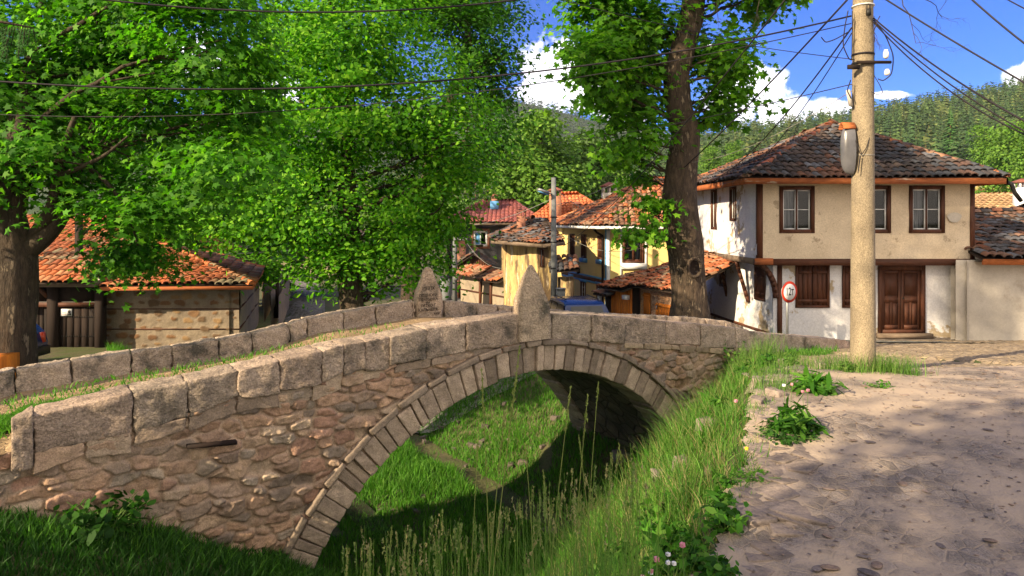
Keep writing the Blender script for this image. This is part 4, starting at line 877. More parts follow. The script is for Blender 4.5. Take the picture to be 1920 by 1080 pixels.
def left_buildings():
    zb=-2.3; t=thing('stone_cottage','low stone cottage with timber ties and warm orange hipped tile roof','cottage',(-10.5,21.5,-2.2))
    A=(-11.74,20.,zb); C=(W(449,0,20.)[0],20.,zb); Fr=frame(A,C); L=flen(A,C); HT=-.26-zb
    # stones set in flush mortar
    S,Zz,Q=grid(np.arange(0,L+.01,.03),np.arange(0,HT+.01,.03)); P=v2(S,Zz); d,ix=None,None
    rg=np.random.default_rng(3); cen=[]; cr=[]; asp=[]
    for z in np.arange(.09,HT,.24):
        x=rg.uniform(0,.3)
        while x<L: cen.append((x,z+rg.uniform(-.05,.05))); cr.append(rg.uniform(.07,.19)); asp.append(rg.uniform(.38,.62)); x+=rg.uniform(.28,.62)
    cen=np.array(cen); best=np.full(S.shape,9.);bi=np.zeros(S.shape,int)
    w1=.05*fbm(P*7,3,5);w2=.05*fbm(P*7+7,3,6)
    for k in range(len(cen)):
        q=(np.abs((S+w1-cen[k,0])/cr[k])**2.6+np.abs((Zz+w2-cen[k,1])/(cr[k]*asp[k]))**2.6)**(1/2.6); m=q<best; best[m]=q[m]; bi[m]=k
    e=smooth(-best,-1.1,-.8); pal=np.array([(.25,.16,.10),(.29,.20,.13),(.19,.145,.11),(.34,.26,.17),(.22,.14,.09)])[rg.integers(0,5,len(cen))]
    c=np.array([.33,.32,.31])*(1+.3*fbm(P*2,3,8))[...,None]*(1-e[...,None])+pal[bi]*e[...,None]; h=.02*e+.015*fbm(P*6,3,9)
    V=np.array(A)+S[...,None]*Fr[1]+Zz[...,None]*Zup+h[...,None]*Fr[2]; mk('stone_wall',V.reshape(-1,3),Q,M['sten'],t,True,c.reshape(-1,3)*2.3)
    D=(-9.85,27.,zb); Fs=frame(C,D); wall('side_wall',t,Fs,flen(C,D),HT,[],M['sten'],uneven=.08,res=.3)
    for z in (.78,1.36): 
        if z<HT: beamb('timber_tie',t,Fr,0,L,z,z+.03,-.02,.022,'wood'); beamb('timber_tie',t,Fs,0,7,z,z+.03,-.02,.022,'wood')
    wall('back_wall',t,frame(D,(-11.74,27,zb)),2.4,HT,[],M['sten']); wall('left_wall',t,frame((-11.74,27,zb),A),7,HT,[],M['sten'])
    z=-.20; c=[(-11.4,19.2,z),(W(473,0,19.3)[0],19.3,z+.02),(-9.9,27.8,z),(-12.3,27.8,z)]
    a=W(315,464,23.); l=(-12.3,23.,a[2]+.03)
    m=MB(); [m.bar(np.array(p)-[0,0,.07],np.array(q)-[0,0,.07],.05,.1) for p,q in zip(c,c[1:]+c[:1])]; m.build('eave_board',M['fasc'],t)
    tiles(t,[c[0],c[1],a,l],PAL_OR,seed=161,jit=1.2,cw=.21,rl=.3); tiles(t,[c[1],c[2],a],PAL_MX,seed=162); tiles(t,[c[2],c[3],l,a],PAL_OR,seed=163)
    ridge(t,c[1],a,PAL_OR,3); ridge(t,a,l,PAL_OR,5); ridge(t,c[2],a,PAL_MX,6)
    # gate
    t=thing('yard_gate','dark timber double gate under small tiled roof with white notice','gate',(-14,19.6,-2.2)); Y0=19.6
    Fg=frame((-15.2,Y0,zb),(-11.5,Y0,zb)); X=lambda px:px2(Fg,px); hz=lambda py:px2(Fg,120,py)[1]
    for a,b in ((92,111),(181,196)): beamb('gate_post',t,Fg,X(a),X(b),0,hz(526),-.1,.1,'woodd')
    def leaf(a,b,n):
        m=MB(); a,b=X(a),X(b)
        for i in range(n): m.fbox(Fg,a+(b-a)*i/n+.004,a+(b-a)*(i+1)/n-.004,.1,hz(572),-.04,.0+.008*random.random())
        return m.build('gate_leaf',M['woodd'],t)
    leaf(40,91,6); g=leaf(112,180,5)
    m=MB()
    for z in (hz(594),hz(630)):
        for i in range(14): m.disc(FP(Fg,X(116)+(X(176)-X(116))*i/13,z,.015),Fg[2],.014,.03,6)
    m.build('gate_studs',M['black'],g)
    beamb('lintel',t,Fg,X(40),X(196),hz(575),hz(567),-.08,.08,'wood'); beamb('transom_board',t,Fg,X(112),X(180),hz(566),hz(530),-.04,.0,'woodd'); beamb('transom_board',t,Fg,X(40),X(91),hz(566),hz(530),-.04,.0,'woodd')
    m=MB(); m.bar(FP(Fg,X(65),hz(530),.05),FP(Fg,X(92),hz(556),.05),.1); m.build('brace',M['wood'],t)
    beamb('eave_beam',t,Fg,X(44),X(197),hz(535),hz(526),-.1,.55,'woodg')
    tiles(t,[FP(Fg,X(47),hz(525),.75),FP(Fg,X(197),hz(525),.75),FP(Fg,X(197),hz(525)+.62,-.35),FP(Fg,X(47),hz(525)+.62,-.35)],PAL_OR,seed=171,jit=.9,cw=.2,rl=.27); tiles(t,[FP(Fg,X(197),hz(525),-1.4),FP(Fg,X(47),hz(525),-1.4),FP(Fg,X(47),hz(525)+.62,-.35),FP(Fg,X(197),hz(525)+.62,-.35)],PAL_OR,seed=172,cw=.2)
    ridge(t,FP(Fg,X(47),hz(525)+.64,-.35),FP(Fg,X(197),hz(525)+.64,-.35),PAL_MX,5)
    a,c,b,d=rect(Fg,115,579,136,592); m=MB(); m.fbox(Fg,a,b,c,d,.02,.035); n=m.build('notice',M['white'],t); tag(n,label='small white notice with lines of print and dark portrait on gate leaf')
    m=MB(); 
    for i,(s,e) in enumerate(((.08,.52),(.14,.46),(.1,.5))): z=d-.05-.045*i; m.fbox(Fg,a+(b-a)*s,a+(b-a)*e,z-.012,z,.036,.038)
    m.build('print',M['red'],n); m=MB(); q=a+(b-a)*.78; m.disc(FP(Fg,q,(c+d)/2+.02,.037),Fg[2],.045,.004,12); m.fbox(Fg,q-.05,q+.05,c+.02,(c+d)/2-.02,.036,.039); m.build('portrait',M['black'],n)
    beamb('mailbox',t,Fg,X(51),X(60),hz(577),hz(562),.1,.25,'woodo')
    # barn behind
    t=thing('barn','large barn with bright orange tile roof behind the gate','barn',(-20,33,-2.5)); z0=EYE-(482-HZ)*30/F; z1=EYE-(408-HZ)*34/F
    xs=(W(-260,0,30)[0],W(322,0,30)[0]); c=[(xs[0],30,z0),(xs[1],30,z0),(xs[1],38,z0),(xs[0],38,z0)]
    tiles(t,[c[0],c[1],(xs[1]-2.5,34,z1),(xs[0]+2,34,z1)],PAL_OR,seed=181,cw=.26,rl=.38); tiles(t,[c[1],c[2],(xs[1]-2.5,34,z1)],PAL_OR,seed=182,cw=.26); tiles(t,[c[2],c[3],(xs[0]+2,34,z1),(xs[1]-2.5,34,z1)],PAL_OR,seed=183,cw=.3); tiles(t,[c[3],c[0],(xs[0]+2,34,z1)],PAL_OR,seed=184,cw=.3)
    Fb=frame((xs[0]+.6,30.6,-2.6),(xs[1]-.6,30.6,-2.6)); wall('wall',t,Fb,xs[1]-xs[0]-1.2,z0+2.55,[],M['gardw']); wall('wall',t,frame((xs[1]-.6,30.6,-2.6),(xs[1]-.6,37.4,-2.6)),6.8,z0+2.55,[],M['gardw'])
    m=MB(); x=W(148,0,29.8)[0]; m.box(x-.12,x+.12,29.7,29.9,-2.4,z1+.2); m.bar((W(85,0,29.8)[0],29.8,z0-.1),(xs[1],29.8,z0-.1),.14,.2); m.bar((x,29.8,.9),(x+1.2,29.8,2.0),.1); m.build('timber_frame',M['woodd'],t)
    # lane walls
    t=thing('lane_wall','long old stone wall running along the left of the lane','wall',(-11,33,-2.5)); p=[(-9.45,27.2,-2.4),(-11.9,36,-2.9),(-13.6,41.5,-3.1)]
    for a,b,h in ((p[0],p[1],1.55),(p[1],p[2],1.5)): wall('stone_face',t,frame(a,b),flen(a,b),h,[],M['sten'],uneven=.2,res=.35); wall('stone_face',t,frame(b,a),flen(a,b),h,[],M['sten'])
    m=MB(); m.fbox(frame(p[0],p[1]),1.5,1.8,0,1.8,0,.2); m.build('gate_post',M['woodd'],t)
    t=thing('lane_end_house','house end with dark doorway closing the lane under the trees','house',(-20,62,-4)); Fr=frame((-23,62,-4.4),(-14,62,-4.4)); h=rect(Fr,533,505,546,533); h=(h[0],max(.02,h[1]),h[2],h[3])
    wall('wall',t,Fr,9,3.4,[h],M['sten']); m=MB(); m.fbox(Fr,h[0],h[2],h[1],h[3],-.25,-.2); m.build('door',M['woodd'],t)
    tiles(t,[FP(Fr,-.5,3.3,.6),FP(Fr,9.5,3.3,.6),FP(Fr,9.5,5,-3),FP(Fr,-.5,5,-3)],PAL_DK,seed=191,cw=.3,rl=.4)
left_buildings()
def right_far():
    t=thing('tan_roof_house','house with faded tan roof tiles and two chimneys behind the annex','house',(23,36,-3)); z=EYE-(420-HZ)*33/F
    c=[(20.5,33,z),(33,32,z),(33,42,z),(19.6,42,z)]; 
    for a,b in ((0,1),(3,0),(1,2)): 
        p=(c[a][0]*.97+.8,c[a][1]*.97+1,-3.4);q=(c[b][0]*.97+.8,c[b][1]*.97+1,-3.4); wall('wall',t,frame(p,q),flen(p,q),z+3.3,[],M['gardw'])
    hip_roof(t,c,[(25.5,37.5,EYE+(HZ-366)*37.5/F),(29,37.5,EYE+(HZ-366)*37.5/F)],PAL_TN,201,cw=.3,rl=.33,jit=.5)
    x,y,_=W(1916,0,35); chimney(t,x,y,1.3,EYE+(HZ-352)*35/F,.55,'white'); x,y,_=W(1914,0,33.5); m=MB(); 
    tiles(t,[(W(1903,0,32.8)[0],32.8,EYE-(437-HZ)*32.8/F),(W(1960,0,32.8)[0],32.8,EYE-(437-HZ)*32.8/F),(W(1960,0,34)[0],34,EYE-(425-HZ)*34/F),(W(1908,0,34)[0],34,EYE-(425-HZ)*34/F)],PAL_PU,seed=205)
    t=thing('apartment_block','distant yellow and pink apartment block with rows of square windows','building',(85,125,2)); Y0=125.
    x0=W(1780,0,Y0)[0]; x1=W(1990,0,Y0)[0]; zb=EYE+(HZ-392)*Y0/F-6; Fr=frame((x0,Y0,zb),(x1,Y0,zb)); hs=[]
    for px in range(1796,1985,14):
        for py in (347,362,377): hs.append((*[v for v in rect(Fr,px,py-4,px+6,py+4)],))
    HT=EYE+(HZ-338)*Y0/F-zb; wall('wall',t,Fr,x1-x0,HT,hs,M['plasty'],th=.4)
    for h in hs: window(t,Fr,*h,nx=1,nz=1,fw=.08,fm='white',inner=False)
    for py in (355,370): z=px2(Fr,1850,py)[1]; beamb('band',t,Fr,0,x1-x0,z-.35,z,0,.3,'brick')
    wall('side_wall',t,frame((x0,Y0+12,zb),(x0,Y0,zb)),12,HT,[],M['plasty'])
    tiles(t,[(x0-1,Y0-1,zb+HT),(x1+1,Y0-1,zb+HT),(x1-4,Y0+6,zb+HT+.5),(x0+4,Y0+6,zb+HT+.5)],PAL_TN,seed=211,cw=.7,rl=1.)
right_far()
# ================================================================ STREET OBJECTS
def sag(p,q,drop,n=28):
    p,q=np.array(p,float),np.array(q,float); f=np.linspace(0,1,n)[:,None]; P=p+(q-p)*f; P[:,2]-=(4*f*(1-f)).ravel()*drop; return P
PY=9.5; PX=W(1618,0,PY)[0]
def utility_pole():
    zg=float(H(PX,PY)); t=thing('utility_pole','thick concrete utility pole at road edge with crossing cables and insulators','utility pole',(PX,PY,zg)); m=MB()
    zs=np.linspace(zg-.3,6.6,60); V=[];k=28
    for z in zs:
        r=.162-.0068*(z+.4)
        for j in range(k): a=2*math.pi*j/k; V.append((PX+r*math.cos(a),PY+r*math.sin(a),z))
    m.add(V,[(i*k+j,i*k+(j+1)%k,(i+1)*k+(j+1)%k,(i+1)*k+j) for i in range(59) for j in range(k)]); m.build('shaft',M['conc'],t,True)
    Z=lambda py:EYE-(py-HZ)*PY/F
    r=.135
    def band(z,w,mm,name='steel_band'): m=MB(); m.tube([(PX,PY,z-w/2),(PX,PY,z+w/2)],r+.012,28); return m.build(name,M[mm],t,True)
    band(Z(103),.022,'wire','cable_wrap'); band(Z(120),.03,'black'); band(Z(12),.012,'white'); b=band(Z(292),.008,'wireg'); 
    m=MB(); m.box(PX-.16,PX+.30,PY-.17,PY-.14,Z(124),Z(119)); m.box(PX-.28,PX-.12,PY-.16,PY-.13,Z(134),Z(126)); arm=m.build('cross_arm',M['woodd'],t)
    def insul(x,z,dz=1):
        m=MB(); m.tube([(x,PY-.15,z),(x,PY-.15,z+.02*dz),(x,PY-.15,z+.05*dz),(x,PY-.15,z+.09*dz),(x,PY-.15,z+.1*dz),(x,PY-.15,z+.12*dz)],[.012,.035,.036,.034,.024,.026],14); return m.build('insulator',M['porc'],t,True)
    insul(PX+.235,Z(115)); i=insul(PX+.25,Z(146),.7)
    m=MB(); m.box(PX-.035,PX+.015,PY-.19,PY-.15,Z(36),Z(24)); m.tube([(PX-.03,PY-.165,Z(24)),(PX-.03,PY-.165,Z(17)),(PX-.01,PY-.165,Z(14)),(PX+.01,PY-.165,Z(17)),(PX+.01,PY-.165,Z(24))],.007,6); m.build('cable_clamp',M['black'],t)
    m=MB(); m.tube([(PX-.19,PY-.05,Z(200)),(PX-.23,PY-.05,Z(170))],.028,10); m.build('cable_fuse',M['woodo'] if 0 else M['gardw'],t,True)
    def loop(pts,rad=.008,mm='wire'):
        P=np.array([W(x,y,PY-.16+dy) for x,y,dy in pts]); f=np.linspace(0,len(P)-1,len(P)*7)
        # catmull style smoothing
        Q=np.stack([np.interp(f,range(len(P)),P[:,i]) for i in range(3)],-1); 
        for _ in range(6): Q[1:-1]=(Q[:-2]+Q[1:-1]*2+Q[2:])/4
        m=MB(); m.tube(Q,rad,5); m.build('cable_loop',M[mm],t,True)
    loop([(1590,20,0),(1584,50,.0),(1580,85,0),(1592,112,0),(1602,112,.02)]); loop([(1638,38,.05),(1660,65,0),(1676,105,0),(1672,140,0),(1656,152,0),(1646,148,.03)])
    loop([(1638,140,0),(1650,160,0),(1656,175,0),(1644,178,0),(1634,172,.02)],.005); loop([(1595,150,.05),(1588,170,0),(1596,185,.03)]); loop([(1601,255,.05),(1608,275,0),(1614,292,-.0),(1626,275,0),(1636,235,.06)],.006); loop([(1614,292,0),(1608,330,0),(1612,292,0)],.005)
    loop([(1540,70,.3),(1548,80,.2),(1566,74,.1),(1594,58,0)],.008)
    loop([(1639,30,.1),(1639,200,.1),(1638,280,.1)],.004); loop([(1598,20,.1),(1598,60,.1),(1597,110,.1)],.006)
    # convex mirror seen edge-on, strapped to the pole
    t2=thing('traffic_mirror','grey convex traffic mirror seen from behind with orange hood on concrete pole','traffic mirror',(PX-.3,PY,Z(280)))
    # half dome bulging left, flat side facing right/away
    V=[];Fc=[];n=12;k=20; cx=W(1597,0,PY)[0]-.005; cz=(Z(233)+Z(328))/2; hh=(Z(233)-Z(328))/2
    for i in range(n):
        a=math.pi/2*i/(n-1)
        for j in range(k): b=2*math.pi*j/k; V.append((cx-.165*math.sin(a)**.7 if i else cx, PY-.04+math.cos(a)*.10*math.cos(b), cz+math.cos(a)**.6*hh*math.sin(b)))
    Fc=[(i*k+j,i*k+(j+1)%k,(i+1)*k+(j+1)%k,(i+1)*k+j) for i in range(n-1) for j in range(k)]; mk('dome',V,Fc,M['plas'],t2,True)
    m=MB(); 
    pts=[(cx-.0-.075,PY-.04+.11*math.cos(b),cz+(hh+.01)*math.sin(b)) for b in np.linspace(R(50),R(130),12)]
    for a,b in zip(pts[:-1],pts[1:]): m.bar(a,b,.17,.02)
    m.build('hood',M['fasc'],t2)
utility_pole()
def road_sign():
    Y=19.6; x=W(1476,0,Y)[0]; zg=float(H(x,Y)); t=thing('weight_limit_sign','round red rimmed 12 tonne weight limit sign on thin grey post','road sign',(x,Y,zg))
    c=W(1477,547,Y); n=nrm((-.35,-.93,0)); n=nrm((.44,-.90,0)); 
    m=MB(); m.tube([(x,Y,zg),(x,Y,c[2]+.25)],.035,10); m.build('post',M['metal'],t,True)
    r=.305; d=c+n*.05; 
    def ell(rr,o,th,mm,name,par): m=MB(); m.disc(d+n*o,n,rr,th,36); return m.build(name,M[mm],par)
    p=ell(r,.0,.02,'metal','plate',t); ell(r-.004,.014,.006,'red','red_rim',p); ell(r-.075,.0195,.004,'white','white_face',p)
    cu=bpy.data.curves.new('lettering','FONT'); cu.body='12т'; cu.size=1; cu.align_x='CENTER'; cu.align_y='CENTER'; cu.offset=.014
    o=bpy.data.objects.new('lettering',cu); SC.collection.objects.link(o); me=bpy.data.meshes.new_from_object(o.evaluated_get(bpy.context.evaluated_depsgraph_get())); bpy.data.objects.remove(o)
    v=np.array([q.co for q in me.vertices]); Fc=[tuple(q.vertices) for q in me.polygons]; u=np.array([-n[1],n[0],0]); V=d+n*.0235+v[:,0:1]*u*.22+v[:,1:2]*Zup*.31; mk('lettering',V,Fc,M['black'],p)
road_sign()
def street_lamp():
    Y=29.; x=W(1038,0,Y)[0]; zb=-2.75; t=thing('street_lamp','grey street lamp pole with blue undersided head by the yellow houses','street lamp',(x,Y,zb))
    m=MB(); m.tube([(x+.02,Y,zb),(x,Y,EYE-(333-HZ)*Y/F)],[.15,.10],10); m.build('pole',M['concg'],t,True)
    a=W(1033,364,Y); b=W(1028,362,Y-.2); c=W(1009,355,Y-.4); m=MB(); m.tube([(x,Y,a[2]),b],.03,6); m.build('arm',M['metal'],t)
    m=MB(); m.bar(b,c,.22,.10); h=m.build('lamp_head',M['metal'],t); m=MB(); m.bar(b+[-.03,0,-.075],c+[.03,0,-.075],.18,.03); m.build('lens',M['blue'],h)
    for py in (408,455,504): z=EYE-(py-HZ)*Y/F; m=MB(); m.tube([(x,Y,z),(x,Y,z+.05)],.14,10); m.build('pole_band',M['black'],t)
    t=thing('junction_pedestal','pale blue grey utility cabinet standing beside the street lamp','cabinet',(W(1051,0,28.6)[0],28.6,-2.7)); c=W(1051,0,28.6)[0]; m=MB(); m.box(c-.18,c+.18,28.4,28.75,-2.8,EYE-(542-HZ)*28.6/F); m.build('body',M['concg'],t); m=MB(); m.box(c-.2,c+.2,28.37,28.78,EYE-(542-HZ)*28.6/F,EYE-(540-HZ)*28.6/F); m.build('lid',M['metal'],t)
    Y=40.; x=W(853,0,Y)[0]; t=thing('grey_pole','slim grey wooden utility pole with small white meter box','utility pole',(x,Y,-3.1)); m=MB(); m.tube([(x,Y,-3.2),(x,Y,EYE-(414-HZ)*Y/F)],[.15,.12],10); m.build('shaft',M['concg'],t,True)
    z=EYE-(520-HZ)*Y/F; m=MB(); m.box(x-.05,x+.22,Y-.2,Y-.13,z-.16,z+.16); b=m.build('meter_box',M['metal'],t); m=MB(); [m.disc((x+.03+i*.11,Y-.21,z+.05),(0,-1,0),.03,.02,8) for i in (0,1)]; m.build('meter_dials',M['black'],b)
    t=thing('metal_bin','tall dark metal bin standing beside the slim pole','bin',(W(836,0,41)[0],41,-3.1)); c=W(836,0,41)[0]; m=MB(); m.tube([(c,41,-3.15),(c,41,-2.9),(c,41,-1.75)],[.32,.33,.36],12); m.build('body',M['concg'],t,True); m=MB(); m.tube([(c,41,-1.75),(c,41,-1.66)],[.38,.3],12); m.build('lid',M['black'],t,True)
    t=thing('planter','small green potted bush by the foot of the old yellow house','plant',(W(935,0,31)[0],31,-2.75)); c=W(935,0,31)[0]; m=MB(); m.tube([(c,31,-2.85),(c,31,-2.5)],[.16,.2],10); m.build('pot',M['conc'],t,True); return (c,31.)
POT=street_lamp()
def cables():
    L=[# label, points: (px,py,depth) a, b, sag, radius, material
     ('thick black cable sagging across the left trees to the concrete pole',(-160,140,8.2),(1596,30,9.45),.50,.012,'wire'),
     ('thinner black cable just under the thick one',(-160,205,11.5),(1596,44,9.5),.55,.007,'wire'),
     ('black cable crossing the very top of the trees',(150,-6,8),(1010,-6,9),.19,.012,'wire'),
     ('pale thin wire in front of the orange tile roofs',(-120,480,17.5),(852,428,40),.55,.012,'wireg'),
     ('wire from the slim pole to the street lamp',(853,424,40),(1036,372,29),.3,.012,'wireg'),
     ('dark wire rising from old yellow roof past the brick chimney',(905,425,44),(1036,345,29),.5,.012,'wire'),
     ('pale wire drooping from street lamp over yellow house eave',(1038,350,29),(1180,385,34),.7,.014,'wireg'),
     ('pale wire hanging across yellow house front',(1045,428,36),(1250,448,26),.8,.010,'wireg'),
     ('thin wire from street lamp to the big trunk',(1040,385,29),(1290,262,18),.25,.010,'wireg'),
     ('steep dark wire coming down past the big trunk',(1478,-8,9.3),(1055,462,31),.4,.012,'wire'),
     ('steep black wire from the sky to the tree trunk',(1592,-4,9.4),(1120,420,33),.6,.014,'wire'),
     ('black wire from pole to the roof corner of timber house',(1597,52,9.5),(1330,340,21),.35,.012,'wire'),
     ('second black wire from pole toward timber house eave',(1597,62,9.5),(1345,345,21),.55,.008,'wire'),
     ('thin black wire high between trunk and pole',(1250,54,14),(1598,111,9.45),.05,.006,'wire'),
     ('thin level wire between big trunk and concrete pole',(960,272,26),(1597,158,9.5),.2,.007,'wire'),
     ('slack wire from pole clamp down behind trunk',(1640,142,9.4),(1290,305,18),.25,.006,'wireg'),
     ('upper black cable of the bundle leaving right of pole',(1638,34,9.4),(2050,292,6.5),.12,.011,'wire'),
     ('middle black cable of the bundle leaving right of pole',(1638,38,9.4),(2050,310,6.5),.16,.009,'wire'),
     ('lower black cable of the bundle leaving right of pole',(1638,42,9.4),(2050,300,6.6),.25,.009,'wire'),
     ('long black cable crossing the right sky corner',(1655,-5,9),(2060,232,7),.03,.011,'wire'),
     ('purple black double cable in the top right corner',(1818,-5,8),(2060,178,7),.05,.011,'wire'),
     ('thin cable touching the top right corner',(1880,-6,8),(2060,80,7),.02,.008,'wire'),
     ('pale wire dropping from slim pole to the brick pillar roof',(855,420,40),(960,500,36),.9,.010,'wireg'),
     ('thin dark wire through the left maple branches',(-100,345,12),(900,330,30),.3,.008,'wire'),
     ('short black cable across treetops left of the trunk',(1100,-5,10),(1600,22,9.5),.0,.008,'wire') if 0 else ('thin black cable crossing the leaves near top of trunk',(1040,-4,12),(1430,82,12),.05,.007,'wire')]
    for lab,a,b,dr,r,mm in L:
        P=sag(W(*a),W(*b),dr); m=MB(); m.tube(P,r,5); o=m.build('overhead_cable',M[mm],None,True); tag(o,lab,'cable','overhead cables')
cables()
def car(name,label,loc,ang,L=4.3,Wd=1.7,Ht=1.42,antenna=False):
    t=thing(name,label,'car',loc); t.rotation_euler[2]=0; ca,sa=math.cos(ang),math.sin(ang); o=np.array(loc,float)
    T=lambda x,y,z: o+np.array([x*ca-y*sa,x*sa+y*ca,z])
    # side profile (x forward, z), rear at x=-L/2
    h=L/2; belt=.86
    prof=[(-h,.32),(-h-.02,.62),(-h+.06,belt),(-h+.42,Ht-.10),(-h+.75,Ht),(.35,Ht),(.55,Ht-.03),(1.15,belt+.04),(h-.25,belt-.12),(h-.02,.62),(h,.32)]
    def hw(z): return Wd/2*(1 if z<belt else 1-.17*(z-belt)/(Ht-belt))*(.94 if z<.4 else 1)
    V=[];Fc=[];n=len(prof); cols=[-1,-.93,-.5,.5,.93,1]
    for (x,z) in prof:
        for c in cols: V.append(T(x,hw(z)*c,z-(.05 if abs(c)==1 and z>belt else 0)+0.0))
    k=len(cols); Fc=[(i*k+j,i*k+j+1,(i+1)*k+j+1,(i+1)*k+j) for i in range(n-1) for j in range(k-1)]
    for e in (0,k-1): Fc.append(tuple(i*k+e for i in range(n)) if e==0 else tuple(i*k+e for i in range(n))[::-1])
    body=mk('body',V,Fc,M['bluep'],t,True)
    md=body.modifiers.new('e','EDGE_SPLIT'); md.split_angle=R(35)
    def panel(pts,name,mm='glass',par=None):
        q=[T(*p) for p in pts]; mk(name,q,[tuple(range(len(q)))],M[mm],par or t)
    f=lambda x:np.interp(x,[p[0] for p in prof[2:9]],[p[1] for p in prof[2:9]])
    xr0,xr1=-h+.10,-h+.40; 
    off=.02; panel([(xr0-off,-.62,belt+.06),(xr0-off,.62,belt+.06),(xr1-.03-off,.56,Ht-.14),(xr1-.03-off,-.56,Ht-.14)],'rear_window')
    panel([(1.08+off,-.64,belt+.12),(1.08+off,.64,belt+.12),(.62+off,.56,Ht-.08),(.62+off,-.56,Ht-.08)],'windscreen')
    for s in (-1,1):
        y0=s*(hw(belt+.05)+.008); y1=s*(hw(Ht-.14)+.012)
        for a,b,c,d in ((-h+.34,-.75,-h+.55,-.75),(-.68,.15,-.68,.15),(.22,.95,.22,.50)): panel([(a,y0,belt+.05),(b,y0,belt+.05),(d,y1,Ht-.14),(c,y1,Ht-.14)],'side_window')
        m=MB(); m.bar(T(-h+.03,s*.70,.62),T(-h+.06,s*.70,.86),.08,.16); m.build('tail_lamp',M['lens'],t)
        m=MB(); m.bar(T(-1.3,s*.60,Ht+.05),T(.2,s*.60,Ht+.05),.03,.03); m.build('roof_rail',M['black'],t)
        for x in (-h+.8,h-.8):
            m=MB(); m.tube([T(x,s*(Wd/2-.2),.31),T(x,s*(Wd/2+.01),.31)],.31,22); w=m.build('wheel',M['rubber'],t); m=MB(); m.tube([T(x,s*(Wd/2),.31),T(x,s*(Wd/2+.025),.31)],.19,14); m.build('rim',M['metal'],w)
    m=MB(); m.bar(T(-h-.05,-.8,.45),T(-h-.05,.8,.45),.12,.2); m.build('bumper',M['black'],t)
    if antenna: m=MB(); m.tube([T(-.9,.3,Ht),T(-h+.3,.3,Ht+.38)],.008,5); m.build('antenna',M['metal'],t)
    return t
c=W(1068,0,25.5); car('parked_car','dark blue estate car parked below the yellow house',(c[0]+.2,26.3,float(H(c[0],26))),R(100),Ht=1.45,Wd=1.75)
xr=W(86,0,16.4)[0]; car('parked_car','dark blue car half hidden behind the left maple trunk',(xr-2.15,15.6,float(H(xr-2,15.5))-.02),R(180),Ht=1.43,antenna=True)
m=MB(); c=W(6,0,11.4); m.box(c[0]-.35,c[0]+.06,11.2,11.7,-1.9,EYE-(667-HZ)*11.4/F); o=m.build('bench_end',M['woodo']); tag(o,'small orange painted plank box at the foot of left maple','box')
# ================================================================ TREES
ML=np.array([(0,0),(.42,-.05),(.25,.22),(.54,.50),(.17,.55),(0,1),(-.17,.55),(-.54,.50),(-.25,.22),(-.42,-.05)])
DL=np.array([(0,0),(.28,.32),(.22,.7),(0,1),(-.22,.7),(-.28,.32)])
QL=np.array([(0,0),(.38,.45),(0,1),(-.38,.45)])
def leaf_mesh(name,P,Nn,size,shape,pal,matn,parent,rg,curl=.18,tone=None):
    n=len(P); k=len(shape); Nn=Nn/np.linalg.norm(Nn,axis=1)[:,None]; r=rg.normal(size=(n,3)); r[:,2]-=.6; A=np.cross(Nn,r); A/=np.linalg.norm(A,axis=1)[:,None]+1e-9; Bv=np.cross(Nn,A)
    s=(size*rg.uniform(.6,1.25,n))[:,None,None]; x=shape[:,0][None,:,None];y=(shape[:,1]-.3)[None,:,None]; z=-(shape[:,0]**2*1.1+(shape[:,1]-.4)**2*.7)*curl*2
    V=P[:,None]+s*(x*A[:,None]+y*Bv[:,None]+z[None,:,None]*Nn[:,None])
    pc=np.array(pal)[rg.integers(0,len(pal),n)]*rg.uniform(.75,1.3,n)[:,None]
    if tone is not None: pc=pc*tone[:,None]
    C=np.repeat(pc[:,None],k,1); Q=np.arange(n*k).reshape(n,k)
    return mk(name,V.reshape(-1,3),Q,M[matn],parent,False,C.reshape(-1,3))
def crown_points(blobs,n,rg,clump=26,sig=.16,shell=(.45,1.),drop=.35):
    c=np.array([b[:3] for b in blobs],float); r=np.array([b[3] for b in blobs],float); w=r**2; w/=w.sum(); nc=max(8,n//clump)
    bi=rg.choice(len(blobs),nc,p=w); d=rg.normal(size=(nc,3)); d/=np.linalg.norm(d,axis=1)[:,None]
    rad=r[bi]*rg.uniform(shell[0],shell[1],nc)**.8*(1+.22*vn(d*2.3+bi[:,None]*7,3)); cc=c[bi]+d*rad[:,None]*np.array([1,1,.88])
    # knock holes so that the sky shows through
    keep=fbm(cc*.9,2,17)>-.28; cc=cc[keep]; d=d[keep]; bi=bi[keep]; nc=len(cc)
    k=rg.poisson(clump,nc)+3; ci=np.repeat(np.arange(nc),k); sg=(sig*rg.uniform(.7,1.4,nc))[ci][:,None]
    P=cc[ci]+rg.normal(size=(len(ci),3))*sg*np.array([1.25,1.25,.55]); P[:,2]-=drop*sg.ravel()*((P[:,:2]-cc[ci][:,:2])**2).sum(1)/(sg.ravel()**2+1e-6)*.25
    N=d[ci]*.7+rg.normal(size=(len(ci),3))*.36+np.array([0,0,.8]); return P,N,cc
